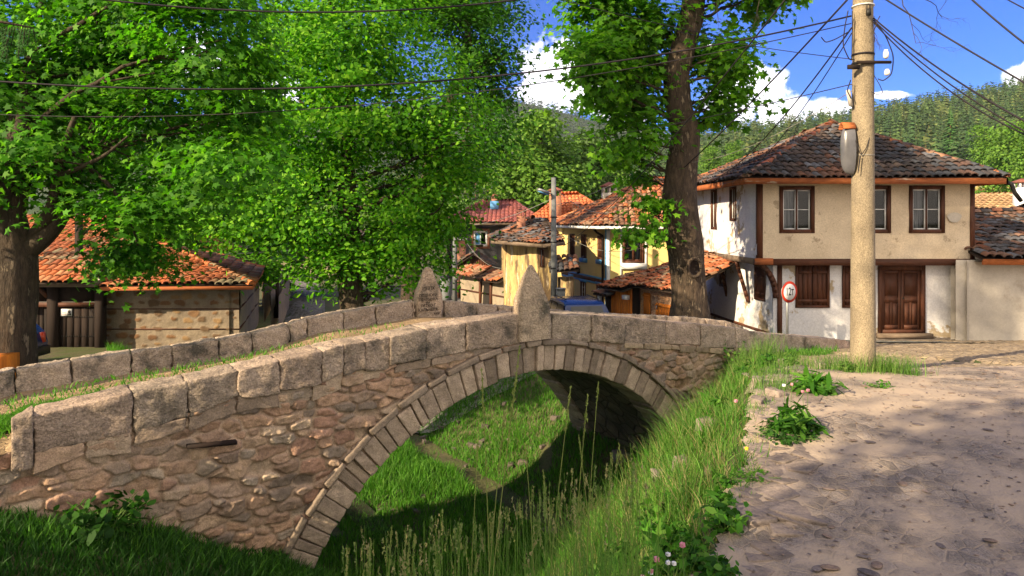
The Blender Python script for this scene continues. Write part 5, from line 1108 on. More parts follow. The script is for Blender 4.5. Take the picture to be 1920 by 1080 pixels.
def trunk_mesh(pts,rad,seed,k=26,amp=.09,sub=5):
    pts=np.array(pts,float); rad=np.array(rad,float); f=np.linspace(0,len(pts)-1,(len(pts)-1)*sub*2+1); x=range(len(pts)); P=np.stack([np.interp(f,x,pts[:,i]) for i in range(3)],-1); r=np.interp(f,x,rad)
    for _ in range(4): P[1:-1]=(P[:-2]+2*P[1:-1]+P[2:])/4
    m=MB(); m.tube(P,r,k); V=m.v[0]; C=np.repeat(P,k,0); D=V-C; D/=np.linalg.norm(D,axis=1)[:,None]+1e-9; rr=np.repeat(r,k)
    V=V+D*(rr*(fbm(V*np.array([1.5,1.5,.6]),3,seed)*amp*3+fbm(V*np.array([7,7,2.2]),3,seed+2)*amp*.8))[:,None]; m.v[0]=V; return m
def branches(t,trunk_pts,blobs,cc,rg,matn,r0,sub=5,name='branch',n_each=5,skip=None):
    tp=np.array(trunk_pts,float); f=np.linspace(0,len(tp)-1,60); T=np.stack([np.interp(f,range(len(tp)),tp[:,i]) for i in range(3)],-1)
    m=MB()
    for b in blobs:
        if skip and b[2]<skip: continue
        c=np.array(b[:3],float); cand=T.copy(); cost=np.linalg.norm(cand-c,axis=1)+np.maximum(0,(cand[:,2]-(c[2]-.35*np.linalg.norm(cand[:,:2]-c[:2],axis=1))))*1.5
        s=cand[cost.argmin()]; mid=(s+c)/2+rg.normal(size=3)*.12*np.linalg.norm(c-s)*.6; L=np.linalg.norm(c-s); ra=r0*min(1.,.35+L*.12)
        ff=np.linspace(0,1,9)[:,None]; P=(1-ff)**2*s+2*ff*(1-ff)*mid+ff**2*c; P[1:-1]+=rg.normal(size=(7,3))*.02*L; m.tube(P,np.linspace(ra,ra*.35,9),8)
        near=cc[np.argsort(np.linalg.norm(cc-c,axis=1))[:max(10,int(len(cc)*.6/len(blobs)))]]
        for q in near[rg.permutation(len(near))[:n_each]]:
            a=P[rg.integers(3,9)]; md=(a+q)/2+rg.normal(size=3)*.08; ff2=np.linspace(0,1,5)[:,None]; P2=(1-ff2)**2*a+2*ff2*(1-ff2)*md+ff2**2*q; m.tube(P2,np.linspace(ra*.33,ra*.08,5),5,cap=False)
    return m.build(name,M[matn],t,True)
PG_BR=[(.10,.28,.014),(.14,.35,.02),(.075,.23,.012),(.18,.38,.025),(.06,.18,.012)]
PG_LI=[(.14,.38,.016),(.18,.44,.02),(.09,.29,.014),(.24,.48,.03),(.06,.21,.012)]
PG_DK=[(.035,.13,.010),(.05,.17,.012),(.028,.10,.010),(.065,.20,.015)]
PG_ML=[(.06,.21,.012),(.09,.29,.016),(.04,.15,.010),(.14,.35,.022)]
PG_LT=[(.12,.24,.03),(.16,.29,.04),(.09,.20,.025)]
def pb(lst,Y,sp=0.,rg=None):
    o=[]
    for i,(x,y,r) in enumerate(lst): 
        yy=Y+(0 if rg is None else rg.uniform(-sp,sp)); p=W(x,y,yy); o.append((p[0],p[1],p[2],r*Y/F))
    return o
def tree(name,label,cat,base,tpts,trad,blobs,n,size,shape,pal,lm='leaf',bm='bark',seed=1,clump=26,sig=.16,shell=(.45,1.),br=.12,group=None,tk=26,ne=5,amp=.09,skip=None):
    rg=np.random.default_rng(seed); t=thing(name,label,cat,base,group)
    m=trunk_mesh(tpts,trad,seed,k=tk,amp=amp); m.build('trunk',M[bm],t,True)
    P,N,cc=crown_points(blobs,n,rg,clump,sig,shell)
    branches(t,tpts[1:],blobs,cc,rg,'barkd',br,n_each=ne,skip=skip)
    leaf_mesh('crown',P,N,size,shape,pal,lm,t,rg); return t
rg=np.random.default_rng(21)
# left maple
b=pb([(60,80,150),(-60,150,150),(260,40,150),(400,90,110),(430,200,95),(180,190,150),(320,240,130),(440,310,80),(230,330,95),(350,350,70),(290,400,45),(245,450,62),(248,505,42),(215,400,50),(190,345,60),(262,470,38),(80,270,85),(-40,320,90),(120,-90,160),(380,-60,140),(20,200,120),(200,120,140),(150,370,40)],12.6,1.5,rg)
g0=W(18,0,12.0); tp=[(g0[0],12,-2.2),(g0[0]-.02,12,-1.5),W(20,560,12),W(22,470,12),W(8,400,12),W(25,330,12.1),W(40,240,12.3),W(60,100,12.6)]
lt=tree('maple_tree','huge dark green maple with gnarled trunk at the left edge','tree',(g0[0],12,-2.1),tp,[.50,.42,.38,.38,.30,.26,.2,.10],b,56000,.125,ML,PG_ML,seed=22,clump=120,sig=.28,br=.07,ne=4,skip=3.2)
m=MB()
for pts,r in (([W(20,490,12),W(95,440,12.1),W(128,380,12.3),W(150,300,12.5),W(190,210,12.6)],[.2,.15,.13,.11,.06]),([W(10,450,11.9),W(-5,380,11.8),W(30,290,11.8),W(45,200,11.9)],[.22,.17,.13,.08]),([W(60,450,12.1),W(100,390,12.0),W(112,300,11.8),W(140,220,11.7)],[.13,.10,.08,.04]),([W(110,330,11.9),W(150,315,11.6),W(200,290,11.6),W(240,255,11.6)],[.05,.04,.03,.015]),([W(15,340,11.7),W(50,310,11.6),W(110,300,11.6),W(160,310,11.6)],[.05,.04,.03,.015]),([W(140,300,12.4),W(190,330,12.),W(240,390,12.),W(258,460,12.)],[.05,.04,.03,.015])):
    P=np.array(pts); f=np.linspace(0,len(P)-1,16); Q=np.stack([np.interp(f,range(len(P)),P[:,i]) for i in range(3)],-1); 
    for _ in range(3): Q[1:-1]=(Q[:-2]+2*Q[1:-1]+Q[2:])/4
    m.tube(Q,np.interp(f,range(len(P)),r),10)
m.build('limb',M['barkd'],lt,True)
# middle bright linden
b=pb([(640,80,120),(560,190,115),(690,200,140),(640,340,140),(790,190,110),(780,330,115),(850,270,70),(555,330,100),(490,400,70),(700,470,90),(790,430,65),(650,510,52),(400,390,60),(700,40,110),(600,-40,100),(540,80,80),(575,410,66),(815,400,45),(850,330,45),(655,560,36),(500,330,90),(780,490,50),(760,520,42),(715,545,36),(640,490,60),(735,450,70)],21.,1.0,rg)
g0=(W(660,0,21)[0],21.); tp=[(g0[0],21,-2.5),(g0[0],21,-1.2),W(655,480,21),W(650,360,21),W(655,220,21),W(660,80,21)]
tree('linden_tree','big bright green tree filling the middle behind the bridge','tree',(g0[0],21,-2.4),tp,[.5,.38,.34,.28,.18,.08],b,76000,.16,DL,PG_LI,seed=23,clump=150,sig=.38,shell=(.55,1.),br=.12,ne=5)
# taller darker tree behind it
b=pb([(880,60,85),(915,150,55),(860,-40,110),(925,20,50),(915,240,55),(880,180,80),(880,300,55),(790,-30,110),(935,110,38),(740,-60,90),(930,205,45)],33,2,rg)
g0=(W(770,0,33)[0],33.); tp=[(g0[0],33,-3.2),(g0[0],33,0),W(820,250,33),W(880,100,33),W(870,-30,33)]
tree('tall_tree','tall darker green tree rising behind the bright linden','tree',(g0[0],33,-3.1),tp,[.5,.4,.3,.2,.1],b,34000,.22,DL,PG_DK,seed=24,clump=80,sig=.5,br=.16)
b=pb([(120,180,110),(200,260,90),(330,260,110),(450,300,100),(300,370,80),(480,180,90),(400,400,60),(240,120,100),(60,280,70)],38,1.5,rg); g0=(W(330,0,38)[0],38.)
tree('dark_tree','dark green tree filling the gap behind the cottage roof','tree',(g0[0],38,-3.),[(g0[0],38,-3.1),(g0[0],38,1),W(325,300,38),W(320,180,38)],[.4,.3,.2,.1],b,26000,.27,QL,PG_DK,lm='leaf2',bm='barkd',seed=33,clump=34,sig=.5,br=.13)
# low bushes along the lane under the linden
b=pb([(360,480,50),(430,500,45),(330,430,50),(300,400,60),(500,500,35)],27,1,rg); g0=(W(400,0,27)[0],27.)
tree('lane_bush','dense green bush overhanging the lane wall behind the cottage','bush',(g0[0],27,-2.4),[(g0[0],27,-2.5),(g0[0],27,-1),(g0[0],27,0)],[.15,.1,.06],b,9000,.17,DL,PG_BR,seed=25,sig=.28)
# big trunk tree at the centre right
YT=18.
b=pb([(1130,30,70),(1085,70,45),(1180,90,70),(1120,110,55),(1170,190,62),(1130,160,45),(1200,250,48),(1175,290,32),(1130,250,28),(1150,290,24),(1215,150,50),(1225,50,50),(1150,-60,90),(1200,330,18)],YT,.8,rg)+pb([(1345,125,48),(1375,90,38),(1385,160,35),(1350,190,42),(1400,120,22),(1330,80,40),(1340,215,25)],YT,.6,rg)+pb([(1420,0,38),(1460,-30,50),(1390,-20,30),(1350,-60,60)],YT,.8,rg)+pb([(1218,400,26),(1205,432,18),(1225,372,16)],YT-.6,.1)
g0=W(1294,0,YT); tp=[(g0[0],YT,-2.2),W(1294,590,YT),W(1293,540,YT),W(1288,480,YT),W(1276,420,YT),W(1272,370,YT),W(1280,310,YT),W(1288,250,YT),W(1272,195,YT),W(1268,140,YT),W(1280,85,YT),W(1296,30,YT),W(1304,-40,YT),W(1315,-130,YT)]
tt=tree('tall_maple','tall maple with thick twisting bare trunk and sawn knot hole','tree',(g0[0],YT,-2.1),tp,[.62,.53,.48,.45,.45,.43,.39,.36,.35,.33,.31,.29,.26,.2],b,15500,.19,ML,PG_BR,seed=26,clump=34,sig=.24,br=.08,tk=48,ne=5,amp=.085)
kc=W(1302,502,YT-.60)+np.array([0,0,0]); m=MB(); ks=[kc+np.array([.17*math.cos(a),.03*math.cos(a),.23*math.sin(a)]) for a in np.linspace(0,2*math.pi,25)]; m.tube(ks,.045,8,cap=False); k_=m.build('knot_rim',M['bark'],tt,True); m=MB(); V=[kc+np.array([.17*math.cos(a)*r,.06*(1-r)+.0,.23*math.sin(a)*r]) for r in (1,.6,.2) for a in np.linspace(0,2*math.pi,17)[:-1]]; m.add(V,[(i*16+j,i*16+(j+1)%16,(i+1)*16+(j+1)%16,(i+1)*16+j) for i in range(2) for j in range(16)]+[tuple(range(32,48))]); m.build('knot_hollow',M['woodd'],k_,True)
# mid distance pale trees
b=pb([(1000,260,45),(1040,290,45),(985,310,45),(1060,330,40),(1020,350,45),(975,350,40),(1050,370,30),(1015,230,28),(950,330,30)],62,3,rg); g0=(W(1015,0,62)[0],62.)
tree('pale_tree','pale fresh green broadleaf tree above the grey house roof','tree',(g0[0],62,-3.4),[(g0[0],62,-3.5),(g0[0],62,1),W(1012,330,62),W(1015,250,62)],[.4,.3,.2,.1],b,16000,.42,QL,PG_LT,lm='leaf2',bm='barkd',seed=27,clump=24,sig=.65,br=.14)
b=pb([(1095,300,35),(1120,330,35),(1085,345,30),(1130,290,26),(1110,370,24),(1100,265,24)],70,3,rg); g0=(W(1105,0,70)[0],70.)
tree('willow_tree','darker weeping tree beside the pale tree above the roofs','tree',(g0[0],70,-3.4),[(g0[0],70,-3.5),(g0[0],70,1),W(1105,330,70)],[.4,.3,.15],b,12000,.4,QL,[(.07,.14,.03),(.10,.19,.04)],lm='leaf2',bm='barkd',seed=28,clump=24,sig=.6)
def proto_tree(name,label,n,pal,seed,hgt=12.,w=4.,group='pale trees on the lower slope'):
    rgp=np.random.default_rng(seed); bl=[(rgp.uniform(-w*.4,w*.4),rgp.uniform(-w*.4,w*.4),hgt*z,w*.5*s) for z,s in ((.3,.8),(.42,1),(.5,1.),(.6,.95),(.7,.8),(.8,.65),(.9,.4),(.45,.8))]
    return tree(name,label,'tree',(0,0,0),[(0,0,-.5),(0,0,hgt*.3),(0,0,hgt*.6),(0,0,hgt*.9)],[.22,.18,.1,.04],bl,n,hgt*.032,QL,pal,lm='leaf2',bm='barkd',seed=seed,clump=22,sig=w*.12,tk=8,ne=3,group=group)
def copy_tree(src,loc,s,rz,label=None,group=None):
    r=src.copy(); SC.collection.objects.link(r); r.location=loc; r.scale=(s,s,s*random.uniform(.9,1.1)); r.rotation_euler=(0,0,rz)
    if label: r['label']=label
    if group: r['group']=group
    for ch in list(src.children): c=ch.copy(); SC.collection.objects.link(c); c.parent=r
    return r
# ================================================================ HILLS AND FOREST
R1=[(-700,330),(-200,330),(400,345),(800,360),(1000,335),(1130,308),(1290,278),(1400,245),(1480,232),(1600,215),(1700,196),(1800,180),(1920,160),(2200,130),(3200,150)]
R2=[(-900,230),(0,225),(500,205),(850,186),(940,176),(1000,184),(1060,202),(1110,216),(1150,222),(1230,236),(1290,244),(1400,232),(1480,238),(1700,225),(2600,210)]
def ridge_h(Rr,X,Yd): u=X/Yd; return EYE+Yd*(HZ-np.interp(u*F+960,[a for a,_ in Rr],[b for _,b in Rr]))/F
def hill_z(X,Y,Rr,y0,y1,zb=-4.):
    zr=ridge_h(Rr,X,np.maximum(Y,1))*y1/np.maximum(Y,1); zr=zr*1.0; f=np.clip((Y-y0)/(y1-y0),0,1); up=zb+(zr-zb-(11 if y1<700 else 9))*(f**1.15); over=np.clip((Y-y1)/(y1*.5),0,1)
    return up*(1-over*1.3)+4*fbm(v2(X,Y)*.018,3,77)*np.clip(f*4,0,1)
def hill(name,Rr,y0,y1,ulo,uhi,nu,ny):
    U,Yy=np.meshgrid(np.linspace(ulo,uhi,nu),np.linspace(y0,y1*1.5,ny)); Xx=U*Yy; Z=hill_z(Xx,Yy,Rr,y0,y1); i=np.arange(U.size).reshape(U.shape); Q=np.stack([i[:-1,:-1],i[:-1,1:],i[1:,1:],i[1:,:-1]],-1).reshape(-1,4)
    tag(mk(name,np.stack([Xx,Yy,Z-.2],-1),Q,M['hill'],smo=True,loc=(0,0,0)),kind='structure')
hill('hill',R1,120,480,-1.0,1.6,120,90); hill('mountain',R2,600,1300,-1.1,1.6,120,60)
def conifer_template(nl,nb,rg,w=.2,z0=.16,pine=False):
    T=[];C=[]
    for l in range(nl):
        f=l/(nl-1); z=z0+(1-z0)*f**.95; r=w*(1-f)**.8*(1 if not pine else (.65+.5*math.sin(f*5)))+.012
        for b in range(nb):
            a=2*math.pi*(b+rg.uniform(-.3,.3))/nb+l*.7; rr=r*rg.uniform(.7,1.2); d=rr*(.35 if not pine else -.05); w_=.42
            p0=(0,0,z+.05*(1-f)+.012); p1=(rr*math.cos(a-w_),rr*math.sin(a-w_),z-d*rg.uniform(.6,1.3)); p2=(rr*math.cos(a+w_),rr*math.sin(a+w_),z-d*rg.uniform(.6,1.3)); T.append((p0,p1,p2))
    return np.array(T)
def forest(name,pts,h,templates,pal,label,rg,trunks=True,kind='stuff'):
    V=[];C=[]
    idx=rg.integers(0,len(templates),len(pts))
    for k,T in enumerate(templates):
        P=pts[idx==k]; hh=h[idx==k]; n=len(P); a=rg.uniform(0,6.28,n); ca,sa=np.cos(a)[:,None,None],np.sin(a)[:,None,None]
        Tx=T[None,...,0]*ca-T[None,...,1]*sa; Ty=T[None,...,0]*sa+T[None,...,1]*ca; Tz=np.broadcast_to(T[None,...,2],Tx.shape); s=hh[:,None,None]
        V.append((np.stack([Tx,Ty,Tz],-1)*s[...,None]+P[:,None,None,:]).reshape(-1,3)); pc=np.array(pal)[rg.integers(0,len(pal),n)]*rg.uniform(.7,1.3,n)[:,None]; C.append(np.repeat(pc,T.shape[0]*3,0))
    V=np.concatenate(V); C=np.concatenate(C); Q=np.arange(len(V)).reshape(-1,3); nv=len(V)
    if trunks:
        n=len(pts); r=(h*.010)[:,None]; tv=np.stack([pts+np.concatenate([r*math.cos(t),r*math.sin(t),0*r],1) for t in (0,2.1,4.2)]+[pts+np.concatenate([0*r,0*r,h[:,None]*.8],1)],1).reshape(-1,3)
        b=nv+np.arange(n)[:,None]*4; tq=np.concatenate([b+np.array([[0,1,3]]),b+np.array([[1,2,3]]),b+np.array([[2,0,3]])]); V=np.concatenate([V,tv]); Q=np.concatenate([Q,tq]); C=np.concatenate([C,np.broadcast_to((.30,.15,.08),(len(tv),3))])
    o=mk(name,V,Q,M['needle'],None,False,C,loc=(0,0,0)); tag(o,label,'forest' if kind=='stuff' else None,kind=kind); return o
rf=np.random.default_rng(5)
def ptemplate(rg,n=70,w=.13,z0=.34):
    z=z0+(1-z0)*rg.random(n)**.9; f=(z-z0)/(1-z0); r=w*(np.sin(np.pi*np.clip(f*.85+.12,0,1))**.8)*rg.uniform(.3,1.05,n); a=rg.uniform(0,6.28,n); c=np.stack([r*np.cos(a),r*np.sin(a),z],-1); return c[:,None]+rg.normal(size=(n,3,3))*np.array([.034,.034,.022])
def rtemplate(rg,n=46):
    d=rg.normal(size=(n,3)); d/=np.linalg.norm(d,axis=1)[:,None]; c=d*rg.uniform(.6,1,n)[:,None]*np.array([.3,.3,.4])+[0,0,.55]; s=.10; T=[]
    for i in range(n): e=rg.normal(size=(3,3))*s*.55; T.append(c[i]+e)
    return np.array(T)
TPL=[ptemplate(rf,80,rf.uniform(.11,.16),rf.uniform(.3,.45)) for _ in range(3)]+[conifer_template(14,9,rf,.15,.08) for _ in range(5)]
def scatter(n,ulo,uhi,y0,y1,Rr,ya,yb,rg,hl,hh,dens=None):
    Yy=np.sqrt(rg.uniform(y0**2,y1**2,n)); Xx=rg.uniform(ulo,uhi,n)*Yy; 
    if dens is not None: k=dens(Xx,Yy); Xx=Xx[k];Yy=Yy[k]
    Z=hill_z(Xx,Yy,Rr,ya,yb)-.4; return np.stack([Xx,Yy,Z],-1),rg.uniform(hl,hh,len(Xx))
P,h=scatter(5600,-.35,1.0,185,500,R1,120,480,rf,9,21); forest('pine_forest',P,h,TPL,[(.055,.10,.035),(.08,.13,.04),(.04,.075,.03),(.12,.15,.05),(.05,.10,.038)],'sunlit pine forest covering the right hillside',rf)
P,h=scatter(9000,-.75,.75,800,1320,R2,600,1300,rf,15,24); forest('mountain_forest',P,h,[conifer_template(4,5,rf,.2,.1) for _ in range(3)],[(.035,.07,.03),(.05,.085,.035),(.03,.055,.03)],'dark conifer forest on the far mountain ridge',rf,False)
# bright broadleaf wood at the foot of the hill
P,h=scatter(620,-.5,1.0,125,215,R1,120,480,rf,5,9); P[:,2]=np.maximum(P[:,2],-4); forest('broadleaf_wood',P,h,[rtemplate(rf,190) for _ in range(4)],[(.11,.21,.035),(.15,.26,.05),(.08,.17,.03)],'bright young broadleaf wood at the foot of the hillside',rf)
pr=proto_tree('birch_tree','tall pale green birch filling the right edge above the tan roof',9000,PG_LT,41,hgt=17,w=6); pr.location=(W(1905,0,110)[0],110,1.5)
LB=[(1850,300,140,.9,'loose pale tree beside the spruces on right slope'),(1330,300,150,.6,'pale tree just right of the trunk low on the slope'),(1165,330,120,.65,'bright tree above the white chimney'),(1380,290,160,.55,'small pale tree left above the timber house roof'),(1935,300,100,.8,'rightmost pale tree cut by the picture edge')]
for px,py,Yd,s,lab in LB: x=W(px,0,Yd)[0]; copy_tree(pr,(x,Yd,EYE+(HZ-py)*Yd/F-17*s*.55),s,random.uniform(0,6),lab,'pale trees on the lower slope')
# individual spruces
def spruce_proto(seed,label,h=18.):
    rgp=np.random.default_rng(seed); t=thing('spruce_tree',label,'tree',(0,0,0),'spruces on the slope'); m=MB(); m.tube([(0,0,-.5),(0,0,h*.5),(0,0,h*.97)],[.25,.14,.02],8); m.build('trunk',M['barkp'],t,True)
    V=[];C=[]
    for l in range(34):
        f=l/33; z=h*(.08+.9*f); r=h*.19*(1-f)**.85+.15
        for b in range(13):
            a=rgp.uniform(0,6.28); rr=r*rgp.uniform(.6,1.15)
            for q in range(5):
                x0=rr*q/5; x1=rr*(q+1.5)/5; w=rr*.16; a2=a+rgp.uniform(-.12,.12); dz=-rr*.35*(q/5)**1.2
                V+= [(x0*math.cos(a2),x0*math.sin(a2),z+dz+.1),(x1*math.cos(a2+w/max(x1,.2)),x1*math.sin(a2+w/max(x1,.2)),z+dz-.25),(x1*math.cos(a2-w/max(x1,.2)),x1*math.sin(a2-w/max(x1,.2)),z+dz-.25)]; c=np.array(random.choice([(.05,.13,.03),(.07,.17,.04),(.04,.10,.03)])); C+=[c]*3
    mk('crown',V,np.arange(len(V)).reshape(-1,3),M['needle'],t,False,np.array(C)); return t
sp=spruce_proto(3,'large spruce on the slope right of the concrete pole'); sp.location=(W(1782,0,190)[0],190,EYE+(HZ-318)*190/F); sp.scale=(1,1,1)
for px,pyb,Yd,s,lab in [(1690,330,230,.7,'small spruce nearest the concrete pole on right slope'),(1815,315,210,.75,'spruce just right of the largest one on the slope'),(1725,322,215,.62,'spruce between the pole and the largest spruce'),(1200,345,190,.6,'dark spruce above the orange roofs left of the trunk'),(500,300,42,1.05,'dark spruce top showing between the left maple and linden')]:
    x=W(px,0,Yd)[0]; z=EYE+(HZ-pyb)*Yd/F if Yd>50 else -3.; copy_tree(sp,(x,Yd,z),s,random.uniform(0,6),lab,'spruces on the slope')
rb=proto_tree('round_tree','small round clipped tree in front of the apartment block',5000,PG_BR,44,hgt=5,w=3.4,group=None); Yd=112; rb.location=(W(1836,0,Yd)[0],Yd,EYE+(HZ-388)*Yd/F-1.)
# unseen tall trees outside the frame, placed to shade road and house; extras thicken it
sh=None
TSE=math.tan(SEL)
for i,(u,v,a,rr,lab) in enumerate([(-10.6,11.0,-5,3.5,'tall ash left of the camera shading the timber house'),(-7.6,11.3,-6,2.5,'slender tall ash shading the garden wall'),(-.8,3.4,-8,3.0,'broad ash behind the camera shading the road'),(-.4,3.2,-12.5,3.1,'extra broad ash added behind the camera to thicken road shade'),(4.6,2.8,-12,3.3,'far low ash added behind the camera to thicken road shade'),(-1.3,1.9,-9.5,2.6,'small ash added between the others to thicken road shade'),(2.6,2.0,-10.5,3.0,'low crowned ash added behind the camera to thicken road shade'),(6.8,1.6,-10.5,3.0,'ash added to the right of the others to thicken road shade'),(4.3,3.0,-7,3.2,'low broad ash behind the camera'),(9.2,3.4,-7,3.0,'ash right behind the camera')]):
    x=-SY*u-SX*a; y=SX*u-SY*a; zc=v-TSE*a; s=rr/3.
    if sh is None:
        bl=[(rng.uniform(-1.7,1.7),rng.uniform(-1.7,1.7),13+rng.uniform(-2.3,2.3),rng.uniform(.7,1.2)) for _ in range(12)]
        sh=tree('ash_tree',lab,'tree',(0,0,-1),[(0,0,-1),(0,0,5),(0,0,13)],[.3,.22,.1],bl,4200,.24,QL,PG_DK,lm='leaf2',bm='barkd',seed=60,clump=20,sig=.4,tk=10,group='tall ash trees beside the camera'); sh.location=(x,y,zc-13)
    else: copy_tree(sh,(x,y,zc-13*s),s,i*1.3,lab)

b=[(-8.0,1.6,1.2,1.25),(-7.2,2.4,.6,1.1),(-8.4,.6,.5,1.1),(-7.0,1.2,-.1,1.0),(-6.4,2.6,.0,.8)]  # unseen bush added as a low blocker to shade the left bank
tree('shade_bush','unseen dense bush added beyond the left edge to shade the bank','bush',(-7.6,1.5,-.8),[(-7.6,1.5,-.9),(-7.7,1.5,.2),(-7.8,1.5,1.2)],[.12,.1,.05],b,9000,.13,QL,PG_DK,lm='leaf2',bm='barkd',seed=66,sig=.25,tk=8)

# bare twigs and a spruce bough reaching into the top of the picture
def twig(m,p,d,L,r,dep,rgt):
    p=np.array(p,float); d=nrm(d); pts=[p]; 
    for i in range(5): d=nrm(d+rgt.normal(size=3)*.22+np.array([0,0,-.05])); p=p+d*L/5; pts.append(p)
    m.tube(pts,np.linspace(r,r*.5,6),5,cap=False)
    if dep>0:
        for k in range(3): twig(m,pts[rgt.integers(2,6)],d+rgt.normal(size=3)*.8,L*.55,r*.5,dep-1,rgt)
for i,(px,py,dx,dz,L,Yd,lab) in enumerate([(1380,-12,-.7,-.6,.75,11,'bare twig hanging left of the small leafy tip at the top'),(1425,-8,.1,-1,.5,11,'short bare twig between trunk and concrete pole'),(1690,-10,.1,-1,.75,9,'long bare twig hanging from the top right of the pole'),(1720,-8,1,-.25,.6,9,'bare twig spreading along the top edge right of pole'),(1650,30,-.3,-.5,.35,9,'small bare twig just right of the pole top')]):
    m=MB(); rgt=np.random.default_rng(400+i); twig(m,W(px,py,Yd),(dx,.1,dz),L,.007,3,rgt); o=m.build('bare_twig',M['barkd'],None); tag(o,lab,'twig','bare twigs hanging into the sky')
t=thing('spruce_bough','drooping spruce bough entering at the upper left edge','branch',W(-40,60,6.5)); m=MB(); V=[]; rgt=np.random.default_rng(9)
a=W(-60,50,6.5); b_=W(62,52,6.5); m.tube([a,(a+b_)/2+[0,0,.05],b_],[.02,.015,.006],6); 
for k in range(26):
    f=k/25; p=a+(b_-a)*f; L=.42*(1-.45*f)*rgt.uniform(.6,1.1); q=p+np.array([rgt.normal(0,.05),rgt.normal(0,.05),-L]); m.tube([p,(p+q)/2,q],[.006,.005,.003],4,cap=False)
    n=170; g=rgt.random(n); c=p+(q-p)*g[:,None]; dd=rgt.normal(size=(n,3)); dd[:,2]=-np.abs(dd[:,2])*.8; dd/=np.linalg.norm(dd,axis=1)[:,None]; V.append(np.stack([c,c+dd*.035+[.003,0,0],c+dd*.035-[.003,0,0]],1))
m.build('twigs',M['barkd'],t); V=np.concatenate(V).reshape(-1,3); mk('needles',V,np.arange(len(V)).reshape(-1,3),M['needle'],t,False,np.broadcast_to((.05,.16,.035),(len(V),3)))
# ================================================================ GRASS AND SMALL PLANTS
def blades(P,h,w,lean,pal,rg,seg=3):
    n=len(P); a=rg.uniform(0,2*math.pi,n); d=np.stack([np.cos(a),np.sin(a),0*a],-1); b=rg.uniform(0,2*math.pi,n); s=np.stack([np.cos(b),np.sin(b),0*b],-1)
    V=[]
    for i in range(seg+1):
        f=i/seg; c=P+Zup*(h*f*(1-.18*lean*f))[:,None]+d*(h*lean*f*f)[:,None]; ww=(w*(1-f**1.6))[:,None]
        if i<seg: V+= [c-s*ww/2,c+s*ww/2]
        else: V+= [c]
    k=len(V); V=np.stack(V,1); Q=[]
    base=np.arange(n)[:,None]*k; qs=[(2*i,2*i+1,2*i+3,2*i+2) for i in range(seg-1)]; Fq=(base[:,:,None]+np.array(qs)[None]).reshape(-1,4) if qs else np.zeros((0,4),int); Ft=base+np.array([[2*seg-2,2*seg-1,2*seg]])
    pc=np.array(pal)[rg.integers(0,len(pal),n)]*rg.uniform(.7,1.3,n)[:,None]; C=np.repeat(pc[:,None],k,1)
    return V.reshape(-1,3),Fq,Ft,C.reshape(-1,3)
def grass(name,label,P,h,w,lean,pal,seed):
    rg=np.random.default_rng(seed); V,Fq,Ft,C=blades(P,h,w,lean,pal,rg); Fc=[tuple(f) for f in Fq.tolist()]+[tuple(f) for f in Ft.tolist()]
    o=mk(name,V,Fc,M['grass'],None,False,C,loc=(0,0,0)); tag(o,label,'grass',kind='stuff'); return o
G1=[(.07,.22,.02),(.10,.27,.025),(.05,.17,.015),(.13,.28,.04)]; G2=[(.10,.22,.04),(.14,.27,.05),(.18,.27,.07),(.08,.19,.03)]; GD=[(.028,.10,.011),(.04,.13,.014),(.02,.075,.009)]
rg=np.random.default_rng(91)
# meadow in the channel seen through the arch
n=170000; s=rg.uniform(-6,7,n); t=rg.uniform(-.6,14,n)**1.0; X=OX+s*EX-t*EY; Y=OY+s*EY+t*EX; d=polydist(X,Y,CH+1.45*np.array([.82,.57])); k=((d>.26)|(rg.random(n)<.03))&(fbm(v2(X,Y)*1.3,2,4)>-.6)&~((t<BW)&(t>0)&(np.abs(s)>3.75)); k&=~((s<-4.2)&(t>2.5)); X,Y=X[k],Y[k]; z=H(X,Y)-.04
tall=smooth(fbm(v2(X,Y)*.8,2,6),-.2,.5)
grass('meadow_grass','fresh green grass covering the stream channel under and beyond the arch',np.stack([X,Y,z],-1),rg.uniform(.08,.19,len(X))*(1+tall*.9),rg.uniform(.012,.022,len(X)),rg.uniform(.1,.8,len(X)),G1,1)
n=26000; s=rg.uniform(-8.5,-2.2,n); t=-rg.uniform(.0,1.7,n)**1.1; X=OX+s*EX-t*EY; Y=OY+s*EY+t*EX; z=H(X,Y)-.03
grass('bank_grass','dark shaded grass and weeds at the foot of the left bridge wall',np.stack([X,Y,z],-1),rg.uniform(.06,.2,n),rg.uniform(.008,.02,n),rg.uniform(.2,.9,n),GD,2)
# roadside bank
def bankpts(n,ylo,yhi,qlo,qhi,rg):
    Y=rg.uniform(ylo,yhi,n); q=rg.uniform(qlo,qhi,n); X=np.interp(Y,EDY,EDX)-q; return X,Y,q
n=38000; X,Y,q=bankpts(n,2.0,11.2,.0,2.6,rg); k=(fbm(v2(X,Y)*1.6,2,8)>-.12-.25*(q>.4))&(rg.random(n)<np.clip(.25+q*1.3,0,1)); X,Y,q=X[k],Y[k],q[k]; z=H(X,Y)-.03; hh=rg.uniform(.08,.36,len(X))*np.clip(.35+q*.8,.3,1.3)*(1+1.2*fbm(v2(X,Y)*1.3,3,44))
grass('roadside_grass','long green grass spilling down the bank beside the road',np.stack([X,Y,z],-1),hh,rg.uniform(.006,.014,len(X)),rg.uniform(.1,.9,len(X)),G1+G2+[(.26,.24,.10),(.30,.26,.13),(.04,.13,.015)],3)
n=1500; Y=rg.uniform(2.1,3.6,n); px=600+620*rg.random(n)**.75; X=(px-960)*Y/F; z=H(X,Y)-.02; yt=np.interp(px,[600,800,950,1100,1220],[1045,1015,980,915,860])+rg.exponential(60,n)+rg.uniform(-20,20,n); hh=np.clip(EYE-(yt-HZ)*Y/F-z,.25,1.5)
